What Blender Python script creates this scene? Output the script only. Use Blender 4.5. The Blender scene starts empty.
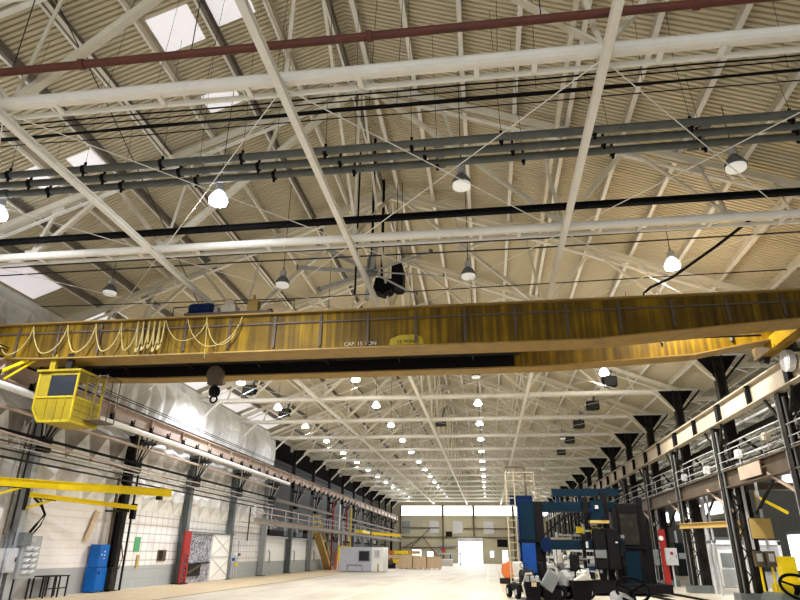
import bpy, math, random
from mathutils import Vector, Matrix, Euler
random.seed(7)
C = bpy.context.scene.collection
PI = math.pi
WL = {}          # world position of each root / parent

# ------------------------------------------------------------------ materials
def mat(name, col, rough=0.6, metal=0.0, dirt=0.0, dcol=None, scale=3.0, emis=None, estr=0.0, bump=0.0, stretch=(1, 1, 1), lo=0.45, hi=0.7):
    m = bpy.data.materials.new(name); m.use_nodes = True
    nt = m.node_tree; N = nt.nodes; L = nt.links; b = N['Principled BSDF']
    b.inputs['Roughness'].default_value = rough; b.inputs['Metallic'].default_value = metal
    b.inputs['Base Color'].default_value = (*col, 1)
    b.inputs['Specular IOR Level'].default_value = .08 if max(col) < .07 else .22
    tc = N.new('ShaderNodeTexCoord'); mp = N.new('ShaderNodeMapping'); mp.inputs['Scale'].default_value = stretch
    L.new(tc.outputs['Object'], mp.inputs['Vector'])
    nz = N.new('ShaderNodeTexNoise'); nz.inputs['Scale'].default_value = scale; nz.inputs['Detail'].default_value = 6
    nz.inputs['Roughness'].default_value = 0.65
    L.new(mp.outputs[0], nz.inputs['Vector'])
    if dirt > 0:
        r = N.new('ShaderNodeMapRange'); r.inputs['From Min'].default_value = lo; r.inputs['From Max'].default_value = hi
        r.inputs['To Max'].default_value = dirt
        L.new(nz.outputs['Fac'], r.inputs['Value'])
        mx = N.new('ShaderNodeMix'); mx.data_type = 'RGBA'
        mx.inputs[6].default_value = (*col, 1); mx.inputs[7].default_value = (*(dcol or tuple(c * .4 for c in col)), 1)
        L.new(r.outputs[0], mx.inputs[0]); L.new(mx.outputs[2], b.inputs['Base Color'])
    if bump > 0:
        bp = N.new('ShaderNodeBump'); bp.inputs['Strength'].default_value = bump
        L.new(nz.outputs['Fac'], bp.inputs['Height']); L.new(bp.outputs[0], b.inputs['Normal'])
    if emis:
        b.inputs['Emission Color'].default_value = (*emis, 1); b.inputs['Emission Strength'].default_value = estr
    return m

M = {}
M['deck'] = mat('deck_paint', (.68, .61, .44), .55, dirt=.35, dcol=(.48, .41, .27), scale=.6, lo=.42, hi=.75)
M['steel'] = mat('cream_steel_paint', (.80, .75, .62), .5, dirt=.35, dcol=(.55, .48, .36), scale=2.0)
M['steelw'] = mat('white_steel_paint', (.92, .90, .84), .45, dirt=.25, dcol=(.6, .55, .45), scale=1.5)
M['purlin'] = mat('purlin_paint', (.62, .56, .44), .55, dirt=.5, dcol=(.42, .37, .28), scale=1.5)
M['purlin_shade'] = mat('purlin_shade_brown', (.20, .17, .14), .6, dirt=.5, dcol=(.36, .32, .27), scale=1.2)
M['rust'] = mat('rust_red_pipe', (.16, .055, .04), .5, dirt=.6, dcol=(.07, .04, .035), scale=4, stretch=(.4, 1, 1))
M['conduit'] = mat('grey_green_conduit', (.115, .125, .115), .5, .2, dirt=.5, dcol=(.2, .2, .19), scale=3)
M['black'] = mat('black_rubber', (.008, .008, .009), .65)
M['dark'] = mat('dark_grimy_steel', (.018, .017, .015), .6, .0, dirt=.6, dcol=(.06, .05, .038), scale=2.5)
M['darkg'] = mat('dark_green_steel', (.015, .02, .016), .5, .1, dirt=.6, dcol=(.02, .02, .018), scale=2)
M['brown'] = mat('brown_grimy_steel', (.11, .08, .055), .6, dirt=.7, dcol=(.06, .045, .035), scale=1.5)
M['beige'] = mat('beige_girder_paint', (.50, .43, .33), .55, dirt=.5, dcol=(.36, .30, .22), scale=1.2)
M['pinkb'] = mat('dusty_pink_beige_paint', (.48, .37, .30), .6, dirt=.6, dcol=(.33, .25, .19), scale=1.6)
M['white'] = mat('white_paint', (.88, .88, .87), .45, dirt=.25, dcol=(.55, .53, .5), scale=2)
M['grey'] = mat('machine_grey_paint', (.40, .42, .43), .5, dirt=.4, dcol=(.24, .25, .25), scale=3)
M['greyd'] = mat('slate_grey_paint', (.16, .18, .185), .5, dirt=.5, dcol=(.07, .08, .08), scale=3)
M['lilac'] = mat('pale_blue_grey_panel', (.50, .52, .60), .5, dirt=.15, scale=2)
M['cobalt'] = mat('cobalt_panel', (.004, .05, .26), .4, dirt=.3, dcol=(.003, .02, .1), scale=3)
M['cabf'] = mat('cab_frame_yellow', (.55, .42, .02), .5, dirt=.5, dcol=(.3, .2, .02), scale=4)
M['brownl'] = mat('grey_brown_steel', (.30, .26, .22), .6, dirt=.6, dcol=(.15, .12, .1), scale=2)
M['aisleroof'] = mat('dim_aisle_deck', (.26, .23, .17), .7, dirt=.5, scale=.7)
M['sage'] = mat('sage_grey_paint', (.17, .19, .15), .5, dirt=.3, scale=4)
M['greyl'] = mat('pale_grey_steel', (.52, .53, .56), .5, dirt=.5, dcol=(.3, .3, .3), scale=2.5)
M['yellow'] = mat('safety_yellow', (.86, .64, .01), .45, dirt=.25, dcol=(.42, .28, .02), scale=3)
M['yellowc'] = mat('cab_yellow', (.36, .27, .015), .5, dirt=.7, dcol=(.25, .17, .03), scale=3)
M['blue'] = mat('bright_blue_locker', (.004, .12, .46), .4, dirt=.2, dcol=(.005, .09, .35), scale=3)
M['navy'] = mat('navy_machine_paint', (.003, .014, .060), .4, dirt=.5, dcol=(.002, .006, .02), scale=1.5)
M['teal'] = mat('teal_machine_paint', (.003, .017, .034), .45, dirt=.5, dcol=(.002, .008, .014), scale=1.5)
M['red'] = mat('safety_red', (.34, .025, .022), .5, dirt=.4, dcol=(.2, .03, .02), scale=3)
M['orange'] = mat('orange_plastic', (.62, .16, .04), .5, dirt=.2, scale=5)
M['wood'] = mat('pale_plywood', (.66, .50, .33), .7, dirt=.3, dcol=(.5, .36, .2), scale=2)
M['ochre'] = mat('ochre_board', (.52, .36, .12), .6, dirt=.4, dcol=(.35, .24, .08), scale=6)
M['blueglass'] = mat('dark_window_glass', (.03, .035, .04), .08)
M['glass'] = mat('grey_window_glass', (.22, .24, .24), .1)
M['seat'] = mat('pale_vinyl', (.62, .6, .56), .5, dirt=.2, scale=6)
M['chrome'] = mat('worn_chrome', (.6, .6, .6), .25, .9)
M['wire'] = mat('dark_wire', (.04, .04, .045), .5)
M['rope'] = mat('tan_festoon_cable', (.42, .33, .12), .6)
M['green'] = mat('green_notice', (.10, .36, .17), .6)
M['beam_y'] = M['yellow']
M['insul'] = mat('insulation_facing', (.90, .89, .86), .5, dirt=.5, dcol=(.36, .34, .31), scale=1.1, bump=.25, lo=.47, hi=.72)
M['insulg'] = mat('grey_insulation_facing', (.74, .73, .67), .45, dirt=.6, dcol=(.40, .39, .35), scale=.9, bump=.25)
M['insulm'] = mat('mid_insulation_facing', (.66, .64, .60), .55, dirt=.6, dcol=(.34, .31, .28), scale=1.3, bump=.2)
M['insuls'] = mat('dark_insulation_facing', (.42, .39, .36), .6, dirt=.75, dcol=(.20, .17, .15), scale=1.6, bump=.25, lo=.35, hi=.7)
M['lens_on'] = mat('lit_lamp_lens', (1, 1, 1), .3, emis=(.93, .96, 1), estr=38)
M['lens_off'] = mat('frosted_lamp_lens', (.75, .75, .72), .2, emis=(1, .95, .85), estr=.35)
M['refl_on'] = mat('glowing_prismatic_reflector', (.8, .85, .9), .2, emis=(.8, .87, 1), estr=1.6)
M['day'] = mat('daylight_glazing', (.9, .95, 1), .3, emis=(.92, .97, 1), estr=3.2)
M['glowb'] = mat('dim_glow_sheet', (.9, .93, 1), .3, emis=(1, .93, .96), estr=.42)

def girder_mat():
    m = bpy.data.materials.new('streaked_crane_yellow'); m.use_nodes = True
    nt = m.node_tree; N = nt.nodes; L = nt.links; b = N['Principled BSDF']; b.inputs['Roughness'].default_value = .6; b.inputs['Specular IOR Level'].default_value = .12
    tc = N.new('ShaderNodeTexCoord'); mp = N.new('ShaderNodeMapping'); mp.inputs['Scale'].default_value = (7, 1, .28)
    L.new(tc.outputs['Object'], mp.inputs['Vector'])
    n1 = N.new('ShaderNodeTexNoise'); n1.inputs['Scale'].default_value = 1.0; n1.inputs['Detail'].default_value = 5
    L.new(mp.outputs[0], n1.inputs['Vector'])
    n2 = N.new('ShaderNodeTexNoise'); n2.inputs['Scale'].default_value = .45; n2.inputs['Detail'].default_value = 3
    L.new(tc.outputs['Object'], n2.inputs['Vector'])
    mul = N.new('ShaderNodeMath'); mul.operation = 'ADD'; L.new(n1.outputs[0], mul.inputs[0]); L.new(n2.outputs[0], mul.inputs[1])
    r = N.new('ShaderNodeValToRGB'); e = r.color_ramp.elements
    e[0].position = .36; e[0].color = (.30, .175, .006, 1); e[1].position = .66; e[1].color = (.04, .024, .008, 1)
    x = e.new(.5); x.color = (.13, .075, .006, 1)
    md = N.new('ShaderNodeMath'); md.operation = 'MULTIPLY'; md.inputs[1].default_value = .5
    L.new(mul.outputs[0], md.inputs[0]); L.new(md.outputs[0], r.inputs[0]); L.new(r.outputs[0], b.inputs['Base Color'])
    return m
M['girder'] = girder_mat()
M['flange'] = mat('grimy_tan_flange', (.30, .19, .05), .6, dirt=.6, dcol=(.15, .10, .05), scale=2)

def block_mat(name, c1, c2, w, h, mortar=(.35, .33, .33), band=None, axis='yz', off=0.0, dirtc=(.5, .46, .44)):
    m = bpy.data.materials.new(name); m.use_nodes = True
    nt = m.node_tree; N = nt.nodes; L = nt.links; b = N['Principled BSDF']; b.inputs['Roughness'].default_value = .6
    g = N.new('ShaderNodeNewGeometry'); s = N.new('ShaderNodeSeparateXYZ'); L.new(g.outputs['Position'], s.inputs[0])
    cb = N.new('ShaderNodeCombineXYZ'); L.new(s.outputs['Y' if axis == 'yz' else 'X'], cb.inputs[0]); L.new(s.outputs['Z'], cb.inputs[1])
    br = N.new('ShaderNodeTexBrick'); br.offset = off; br.inputs['Scale'].default_value = 1
    br.inputs['Brick Width'].default_value = w; br.inputs['Row Height'].default_value = h
    br.inputs['Mortar Size'].default_value = .022; br.inputs['Color1'].default_value = (*c1, 1); br.inputs['Color2'].default_value = (*c2, 1)
    br.inputs['Mortar'].default_value = (*mortar, 1); L.new(cb.outputs[0], br.inputs['Vector'])
    nz = N.new('ShaderNodeTexNoise'); nz.inputs['Scale'].default_value = .7; nz.inputs['Detail'].default_value = 8; L.new(g.outputs['Position'], nz.inputs['Vector'])
    r = N.new('ShaderNodeMapRange'); r.inputs[1].default_value = .5; r.inputs[2].default_value = .75; r.inputs[4].default_value = .6; L.new(nz.outputs[0], r.inputs[0])
    mx = N.new('ShaderNodeMix'); mx.data_type = 'RGBA'; L.new(br.outputs[0], mx.inputs[6]); mx.inputs[7].default_value = (*dirtc, 1); L.new(r.outputs[0], mx.inputs[0])
    out = mx.outputs[2]
    if band:
        z, colr = band
        lt = N.new('ShaderNodeMath'); lt.operation = 'LESS_THAN'; lt.inputs[1].default_value = z; L.new(s.outputs['Z'], lt.inputs[0])
        sc = N.new('ShaderNodeMath'); sc.operation = 'MULTIPLY'; sc.inputs[1].default_value = .85; L.new(lt.outputs[0], sc.inputs[0])
        m2 = N.new('ShaderNodeMix'); m2.data_type = 'RGBA'; L.new(sc.outputs[0], m2.inputs[0]); L.new(out, m2.inputs[6]); m2.inputs[7].default_value = (*colr, 1)
        out = m2.outputs[2]
    L.new(out, b.inputs['Base Color']); return m
M['block'] = block_mat('white_block_wall', (.86, .84, .84), (.80, .79, .79), .62, .42, mortar=(.42, .39, .40), band=(1.02, (.33, .36, .38)))
M['blockp'] = block_mat('white_painted_wall', (.84, .80, .77), (.83, .79, .77), 1.2, .3, mortar=(.76, .70, .66), band=(1.02, (.36, .37, .38)), dirtc=(.72, .62, .55))
M['farpanel'] = block_mat('tan_panel_wall', (.42, .39, .27), (.36, .34, .24), 2.4, 1.9, mortar=(.38, .35, .28), axis='xz', dirtc=(.38, .34, .27))
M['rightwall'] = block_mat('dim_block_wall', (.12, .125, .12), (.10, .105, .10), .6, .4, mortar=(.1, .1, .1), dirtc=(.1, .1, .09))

def floor_mat():
    m = bpy.data.materials.new('worn_concrete_floor'); m.use_nodes = True
    nt = m.node_tree; N = nt.nodes; L = nt.links; b = N['Principled BSDF']; b.inputs['Roughness'].default_value = .42
    g = N.new('ShaderNodeNewGeometry')
    mp = N.new('ShaderNodeMapping'); mp.inputs['Scale'].default_value = (1, .3, 1); L.new(g.outputs['Position'], mp.inputs[0])
    n = N.new('ShaderNodeTexNoise'); n.inputs['Scale'].default_value = .5; n.inputs['Detail'].default_value = 9; n.inputs['Roughness'].default_value = .7
    L.new(mp.outputs[0], n.inputs['Vector'])
    r = N.new('ShaderNodeValToRGB'); e = r.color_ramp.elements
    e[0].position = .35; e[0].color = (.40, .34, .26, 1); e[1].position = .62; e[1].color = (.64, .59, .49, 1)
    L.new(n.outputs[0], r.inputs[0]); L.new(r.outputs[0], b.inputs['Base Color'])
    rr = N.new('ShaderNodeMapRange'); rr.inputs[3].default_value = .3; rr.inputs[4].default_value = .6; L.new(n.outputs[0], rr.inputs[0]); L.new(rr.outputs[0], b.inputs['Roughness'])
    return m
M['floor'] = floor_mat()
M['floor_line'] = mat('faded_floor_paint', (.85, .80, .62), .6, dirt=.5, dcol=(.6, .55, .42), scale=5)
M['aisle'] = mat('tan_floor_strip', (.56, .44, .28), .55, dirt=.5, dcol=(.68, .60, .46), scale=1.2)

def camo_mat():
    m = bpy.data.materials.new('mottled_scrap_panel'); m.use_nodes = True
    nt = m.node_tree; N = nt.nodes; L = nt.links; b = N['Principled BSDF']
    tc = N.new('ShaderNodeTexCoord'); n = N.new('ShaderNodeTexNoise'); n.inputs['Scale'].default_value = 5; n.inputs['Detail'].default_value = 4
    n.inputs['Distortion'].default_value = 1.5; L.new(tc.outputs['Object'], n.inputs['Vector'])
    r = N.new('ShaderNodeValToRGB'); r.color_ramp.interpolation = 'CONSTANT'; e = r.color_ramp.elements
    e[0].position = 0; e[0].color = (.07, .07, .09, 1); e[1].position = .46; e[1].color = (.42, .42, .5, 1)
    e2 = e.new(.52); e2.color = (.12, .12, .15, 1); e3 = e.new(.58); e3.color = (.6, .6, .68, 1)
    L.new(n.outputs[0], r.inputs[0]); L.new(r.outputs[0], b.inputs['Base Color']); return m
M['camo'] = camo_mat()

# ------------------------------------------------------------------ mesh builder
def rect(w, h): return [(-w/2, -h/2), (w/2, -h/2), (w/2, h/2), (-w/2, h/2)]
def circ(r, n=8): return [(r*math.cos(2*PI*i/n), r*math.sin(2*PI*i/n)) for i in range(n)]
def prof_i(w, h, t): return [(-w/2, -h/2), (w/2, -h/2), (w/2, -h/2+t), (t/2, -h/2+t), (t/2, h/2-t), (w/2, h/2-t), (w/2, h/2), (-w/2, h/2), (-w/2, h/2-t), (-t/2, h/2-t), (-t/2, -h/2+t), (-w/2, -h/2+t)]
def prof_c(w, h, t): return [(0, -h/2), (w, -h/2), (w, -h/2+t), (t, -h/2+t), (t, h/2-t), (w, h/2-t), (w, h/2), (0, h/2)]
def prof_l(w, h, t): return [(0, 0), (w, 0), (w, t), (t, t), (t, h), (0, h)]

class MB:
    def __init__(s): s.v = []; s.f = []
    def add(s, vs, fs):
        n = len(s.v); s.v += [tuple(v) for v in vs]; s.f += [tuple(i+n for i in f) for f in fs]; return s
    def box(s, c, d, rot=None):
        vs = []
        for x in (-.5, .5):
            for y in (-.5, .5):
                for z in (-.5, .5):
                    p = Vector((x*d[0], y*d[1], z*d[2]))
                    if rot: p = rot @ p
                    vs.append(p + Vector(c))
        return s.add(vs, [(0, 1, 3, 2), (4, 6, 7, 5), (0, 4, 5, 1), (2, 3, 7, 6), (0, 2, 6, 4), (1, 5, 7, 3)])
    def bb(s, a, b): return s.box([(a[i]+b[i])/2 for i in range(3)], [abs(b[i]-a[i]) for i in range(3)])
    def sweep(s, pts, prof, up=(0, 0, 1), closed=False):
        pts = [Vector(p) for p in pts]; n = len(pts); k = len(prof); vs = []
        for i, p in enumerate(pts):
            if closed: t = pts[(i+1) % n]-pts[i-1]
            else: t = pts[min(i+1, n-1)]-pts[max(i-1, 0)]
            t.normalize(); u = Vector(up)
            if abs(t.dot(u)) > .98: u = Vector((0, 1, 0)) if abs(t.y) < .9 else Vector((1, 0, 0))
            sd = t.cross(u).normalized(); u2 = sd.cross(t).normalized()
            for a, b in prof: vs.append(p+sd*a+u2*b)
        fs = []
        for i in range(n if closed else n-1):
            j = (i+1) % n
            for q in range(k):
                r = (q+1) % k; fs.append((i*k+q, i*k+r, j*k+r, j*k+q))
        if not closed: fs.append(tuple(reversed(range(k)))); fs.append(tuple(range((n-1)*k, n*k)))
        return s.add(vs, fs)
    def bar(s, a, b, w, h, up=(0, 0, 1)): return s.sweep([a, b], rect(w, h), up)
    def tube(s, a, b, r, n=8): return s.sweep([a, b], circ(r, n))
    def path(s, pts, r, n=6): return s.sweep(pts, circ(r, n))
    def lathe(s, c, prof, n=16, ax='z'):
        vs = []
        for r, z in prof:
            for i in range(n):
                a = 2*PI*i/n; x, y = r*math.cos(a), r*math.sin(a)
                p = {'z': (x, y, z), 'y': (x, z, y), 'x': (z, x, y)}[ax]
                vs.append((c[0]+p[0], c[1]+p[1], c[2]+p[2]))
        fs = [(j*n+i, j*n+(i+1) % n, (j+1)*n+(i+1) % n, (j+1)*n+i) for j in range(len(prof)-1) for i in range(n)]
        fs.append(tuple(range(n))); fs.append(tuple(range((len(prof)-1)*n, len(prof)*n)))
        return s.add(vs, fs)
    def torus(s, c, R, r, rot=None, n=24, k=8):
        rot = rot or Matrix.Identity(3)
        pts = [rot @ Vector((R*math.cos(2*PI*i/n), R*math.sin(2*PI*i/n), 0)) + Vector(c) for i in range(n)]
        return s.sweep(pts, circ(r, k), up=rot @ Vector((0, 0, 1)), closed=True)
    def prism(s, poly, axis, a, b):
        # poly in the two other axes
        def P(u, v, w): return {'x': (w, u, v), 'y': (u, w, v), 'z': (u, v, w)}[axis]
        n = len(poly); vs = [P(u, v, a) for u, v in poly]+[P(u, v, b) for u, v in poly]
        return s.add(vs, [tuple(range(n)), tuple(range(n, 2*n))]+[(i, (i+1) % n, n+(i+1) % n, n+i) for i in range(n)])
    def build(s, name, m, parent=None, smooth=False, bevel=0):
        me = bpy.data.meshes.new(name)
        if parent is not None: o = WL.get(parent.name, Vector((0, 0, 0)))
        else:
            xs, ys, zs = zip(*s.v); o = Vector(((min(xs)+max(xs))/2, (min(ys)+max(ys))/2, min(zs)))
        me.from_pydata([tuple(Vector(v)-o) for v in s.v], [], s.f)
        import bmesh
        bm = bmesh.new(); bm.from_mesh(me); bmesh.ops.recalc_face_normals(bm, faces=bm.faces); bm.to_mesh(me); bm.free()
        me.materials.append(M[m] if isinstance(m, str) else m)
        ob = bpy.data.objects.new(name, me); C.objects.link(ob)
        if parent is not None: ob.parent = parent; WL[ob.name] = WL.get(parent.name, Vector((0, 0, 0)))
        else: ob.location = o; WL[ob.name] = o
        if smooth:
            for p in me.polygons: p.use_smooth = True
            if hasattr(me, 'set_sharp_from_angle'): me.set_sharp_from_angle(angle=.7)
        if bevel:
            bv = ob.modifiers.new('b', 'BEVEL'); bv.width = bevel; bv.segments = 2; bv.limit_method = 'ANGLE'
        return ob

def tag(o, label, cat, group=None, kind=None):
    o['label'] = label; o['category'] = cat
    if group: o['group'] = group
    if kind: o['kind'] = kind
    return o
def thing(name, label, cat, loc=(0, 0, 0), group=None, rz=0):
    o = bpy.data.objects.new(name, None); C.objects.link(o); o.location = loc; o.rotation_euler = (0, 0, rz)
    o.empty_display_size = .1
    WL[o.name] = Vector(loc) if rz == 0 else Vector((0, 0, 0))
    return tag(o, label, cat, group)
def struct(o, label, cat='building'):
    o['kind'] = 'structure'; o['label'] = label; o['category'] = cat; return o
def dup(root, loc, label, rz=None, group=None, skip=()):
    def cp(o, par):
        c = o.copy(); C.objects.link(c); c.parent = par
        for ch in list(o.children):
            if ch.name.split('.')[0] not in skip: cp(ch, c)
        return c
    c = cp(root, None); c.location = loc; c['label'] = label
    if rz is not None: c.rotation_euler = (0, 0, rz)
    if group: c['group'] = group
    return c
ORD = ['nearest', 'second', 'third', 'fourth', 'fifth', 'sixth', 'seventh', 'eighth', 'ninth', 'tenth', 'eleventh', 'twelfth', 'thirteenth', 'fourteenth', 'fifteenth', 'sixteenth', 'seventeenth', 'eighteenth']

# ------------------------------------------------------------------ key dimensions
XC = -3.65                    # ridge
YK = [9.3+6.75*k for k in range(17)]       # frames
YF = 121.0                    # far wall
XL, XR = -17.3, 11.0
DZ = .107                     # datum of the high steelwork above the floor survey          # column rows
XW = -17.6                    # left wall face
ZB = 10.35                    # bottom chord
Y0 = -14.0
def ztop(x): return 16.3-.4*abs(x-XC)      # top chord centre line
def zdeck(x): return ztop(x)+.47

# ------------------------------------------------------------------ shell
struct(MB().bb((-24, Y0, -.3), (30, YF, 0)).build('floor', 'floor'), 'worn pale beige concrete floor', 'floor')
def deck(x0, x1):
    mb = MB(); pitch = .15; n = int((YF-Y0)/pitch); vs = []
    for i in range(n):
        y = Y0+i*pitch
        for dy, dz in ((0, 0), (.085, 0), (.10, .07), (.135, .07)):
            for x in (x0, x1): vs.append((x, y+dy, zdeck(x)+dz))
    m = len(vs)//2
    fs = [(2*i, 2*i+1, 2*i+3, 2*i+2) for i in range(m-1)]
    mb.add(vs, fs); return mb
struct(deck(-18.3, XC).build('ceiling', 'deck'), 'left slope of the corrugated cream metal roof deck', 'roof')
struct(deck(XC, 12.6).build('ceiling', 'deck'), 'right slope of the corrugated cream metal roof deck', 'roof')
# opaque weather skin above the deck so no daylight leaks in
sk = MB(); 
for a, b in ((-18.4, XC), (XC, 12.7)):
    sk.add([(a, Y0, zdeck(a)+.1), (b, Y0, zdeck(b)+.1), (b, YF, zdeck(b)+.1), (a, YF, zdeck(a)+.1)], [(0, 1, 2, 3)])
    sk.add([(a, Y0, zdeck(a)+.2), (b, Y0, zdeck(b)+.2), (b, YF, zdeck(b)+.2), (a, YF, zdeck(a)+.2)], [(0, 1, 2, 3)])
struct(sk.build('roof_skin', 'deck'), 'outer skin of the pitched roof', 'roof')

# left wall: block base to z 3.6, then insulation facing
def wall(name, a, b, m, label):
    return struct(MB().bb(a, b).build(name, m), label, 'wall')
wall('wall_left', (XW-.3, Y0, 0), (XW, 29.2, 3.62), 'blockp', 'white painted lower left wall with grey dado')
wall('wall_left', (XW-.3, 29.2, 0), (XW, 50, 3.62), 'block', 'white glazed block lower left wall with grey dado')
wall('wall_left', (XW-.32, Y0, 3.62), (XW-.14, 50, 10.9), 'insulg', 'backing of the insulated upper left wall')
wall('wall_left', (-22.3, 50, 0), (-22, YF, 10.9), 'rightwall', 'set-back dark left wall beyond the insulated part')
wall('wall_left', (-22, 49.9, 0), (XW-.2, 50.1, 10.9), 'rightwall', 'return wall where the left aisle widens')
def folds(y0, y1, zt, zb, m, name, label, step=1.5, amp=.3, seed=1, off=0.0, fold_mat='insuls', flat=.25):
    """insulation facing: flat below its top seam, gathered into triangular teeth at the lower seam; recessed triangles take a darker facing"""
    rnd = random.Random(seed); vs = []; main_tris = []; inset_tris = []
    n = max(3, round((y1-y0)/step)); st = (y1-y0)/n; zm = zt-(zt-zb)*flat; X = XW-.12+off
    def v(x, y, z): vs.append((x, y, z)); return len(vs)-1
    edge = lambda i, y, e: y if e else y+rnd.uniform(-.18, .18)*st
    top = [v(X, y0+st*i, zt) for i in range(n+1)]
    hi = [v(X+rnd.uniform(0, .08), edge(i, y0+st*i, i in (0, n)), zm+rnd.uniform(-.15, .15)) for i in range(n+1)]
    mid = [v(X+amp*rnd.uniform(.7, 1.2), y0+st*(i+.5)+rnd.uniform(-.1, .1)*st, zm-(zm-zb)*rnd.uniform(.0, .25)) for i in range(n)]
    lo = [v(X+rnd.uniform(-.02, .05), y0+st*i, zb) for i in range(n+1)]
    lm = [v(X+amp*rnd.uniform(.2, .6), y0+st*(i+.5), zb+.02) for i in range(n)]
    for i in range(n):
        main_tris += [(top[i], top[i+1], mid[i]), (top[i], mid[i], hi[i]), (top[i+1], hi[i+1], mid[i])] if rnd.random() < .5 else [(top[i], top[i+1], hi[i+1]), (top[i], hi[i+1], mid[i]), (top[i], mid[i], hi[i])]
        main_tris += [(mid[i], lo[i], lm[i]), (mid[i], lm[i], lo[i+1])]
        inset_tris += [(hi[i], mid[i], lo[i]), (hi[i+1], lo[i+1], mid[i])]
    mb = MB(); mb.add(vs, main_tris+inset_tris); o = mb.build(name, m); o.data.materials.append(M[fold_mat])
    for k, p in enumerate(o.data.polygons): p.material_index = 1 if k >= len(main_tris) else 0  # fold contrast is in the colour: recessed triangles use the darker facing
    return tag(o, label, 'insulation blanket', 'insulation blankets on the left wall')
fi = 0
for k in range(-2, 6):
    a = YK[0]+6.75*k; b = min(a+6.75, 50)
    if b <= a+1: continue
    where = {-2: 'beside the viewer', -1: 'beside the viewer ahead', 0: 'nearest bay', 1: 'second bay', 2: 'behind the operator cab', 3: 'bay of the blue locker', 4: 'bay of the red post', 5: 'last insulated bay'}[k]
    folds(a, b, 10.25, 7.4, 'insulg', 'insulation_blanket', 'topmost crumpled grey insulation facing, '+where, seed=k*7+1, step=1.3, amp=.4, off=.46, fold_mat='insulm')
    folds(a, b, 7.4, 5.3, 'insul', 'insulation_blanket', 'crumpled insulation facing behind the crane rail, '+where, seed=k*7+2, fold_mat='insuls' if k < 3 else 'insulm')
    folds(a, b, 5.3, 3.6, 'insul', 'insulation_blanket', 'lowest crumpled white insulation facing above the block wall, '+where, seed=k*7+3, fold_mat='insulm')
# far wall
wall('wall_far', (-22, YF, 0), (-5.5, YF+.3, 8.1), 'farpanel', 'tan panelled end wall left of the roller door')
wall('wall_far', (-5.5, YF, 3.8), (-1.1, YF+.3, 8.1), 'farpanel', 'tan panelled end wall above the roller door')
wall('wall_far', (-1.1, YF, 0), (28, YF+.3, 8.1), 'farpanel', 'tan panelled end wall right of the roller door')
wall('wall_far', (-22, YF, 9.95), (28, YF+.3, 17.2), 'farpanel', 'end wall gable above the window band')
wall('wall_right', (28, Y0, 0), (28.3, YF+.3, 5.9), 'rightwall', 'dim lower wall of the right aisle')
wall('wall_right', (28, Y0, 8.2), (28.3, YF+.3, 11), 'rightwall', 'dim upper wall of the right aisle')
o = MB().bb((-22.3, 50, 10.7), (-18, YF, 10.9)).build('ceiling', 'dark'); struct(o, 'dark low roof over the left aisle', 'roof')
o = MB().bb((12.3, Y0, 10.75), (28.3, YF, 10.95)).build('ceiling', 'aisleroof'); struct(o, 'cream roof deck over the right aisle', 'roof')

# far windows: one band of four windows with mullions
wi = 1
for a, b in ((-16.4, -8.45), (-8.15, -2.75), (-2.45, 4.5), (4.8, 11.0)):
    mb = MB()
    for x in (a, b-.08): mb.bb((x, YF-.05, 8.1), (x+.08, YF+.2, 9.95))
    for z in (8.1, 9.87): mb.bb((a, YF-.05, z), (b, YF+.2, z+.08))
    f = mb.build(f'window_{wi}', 'beige'); struct(f, 'white translucent clerestory window in the end wall', 'window')
    g = MB().bb((a+.08, YF+.05, 8.18), (b-.08, YF+.12, 9.87)).build('pane', 'day', f); wi += 1
wall('wall_far', (-22, YF, 8.1), (-16.4, YF+.3, 9.95), 'farpanel', 'end wall left of the window band')
wall('wall_far', (11, YF, 8.1), (28, YF+.3, 9.95), 'farpanel', 'end wall right of the window band')
for a, b in ((-8.45, -8.15), (-2.75, -2.45), (4.5, 4.8)):
    wall('wall_far', (a, YF, 8.1), (b, YF+.3, 9.95), 'farpanel', 'pier between end wall windows')
# roller door, open to daylight
mb = MB()
for x in (-5.65, -1.2): mb.bb((x, YF-.15, 0), (x+.15, YF+.1, 3.8))
mb.bb((-5.65, YF-.3, 3.7), (-1.05, YF+.1, 4.35))
d = mb.build('door_1', 'greyl'); struct(d, 'open roller door in the end wall, daylight beyond', 'door')
MB().bb((-5.5, YF+.1, 0), (-1.2, YF+.2, 3.8)).build('door_panel', 'day', d)
for i, (a, b, z0, z1) in enumerate(((-14, -12.4, .3, 2.2), (-11.2, -10.2, .3, 1.9), (.2, .8, 1.1, 2.1), (2.4, 3.3, .1, 2.2))):
    mb = MB(); mb.bb((a-.08, YF-.06, z0-.08), (b+.08, YF+.02, z1+.08)); f = mb.build(f'door_{i+2}', 'greyl'); struct(f, 'small bright doorway low in the end wall', 'door')
    MB().bb((a, YF-.1, z0), (b, YF-.05, z1)).build('pane', 'day', f)
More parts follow.
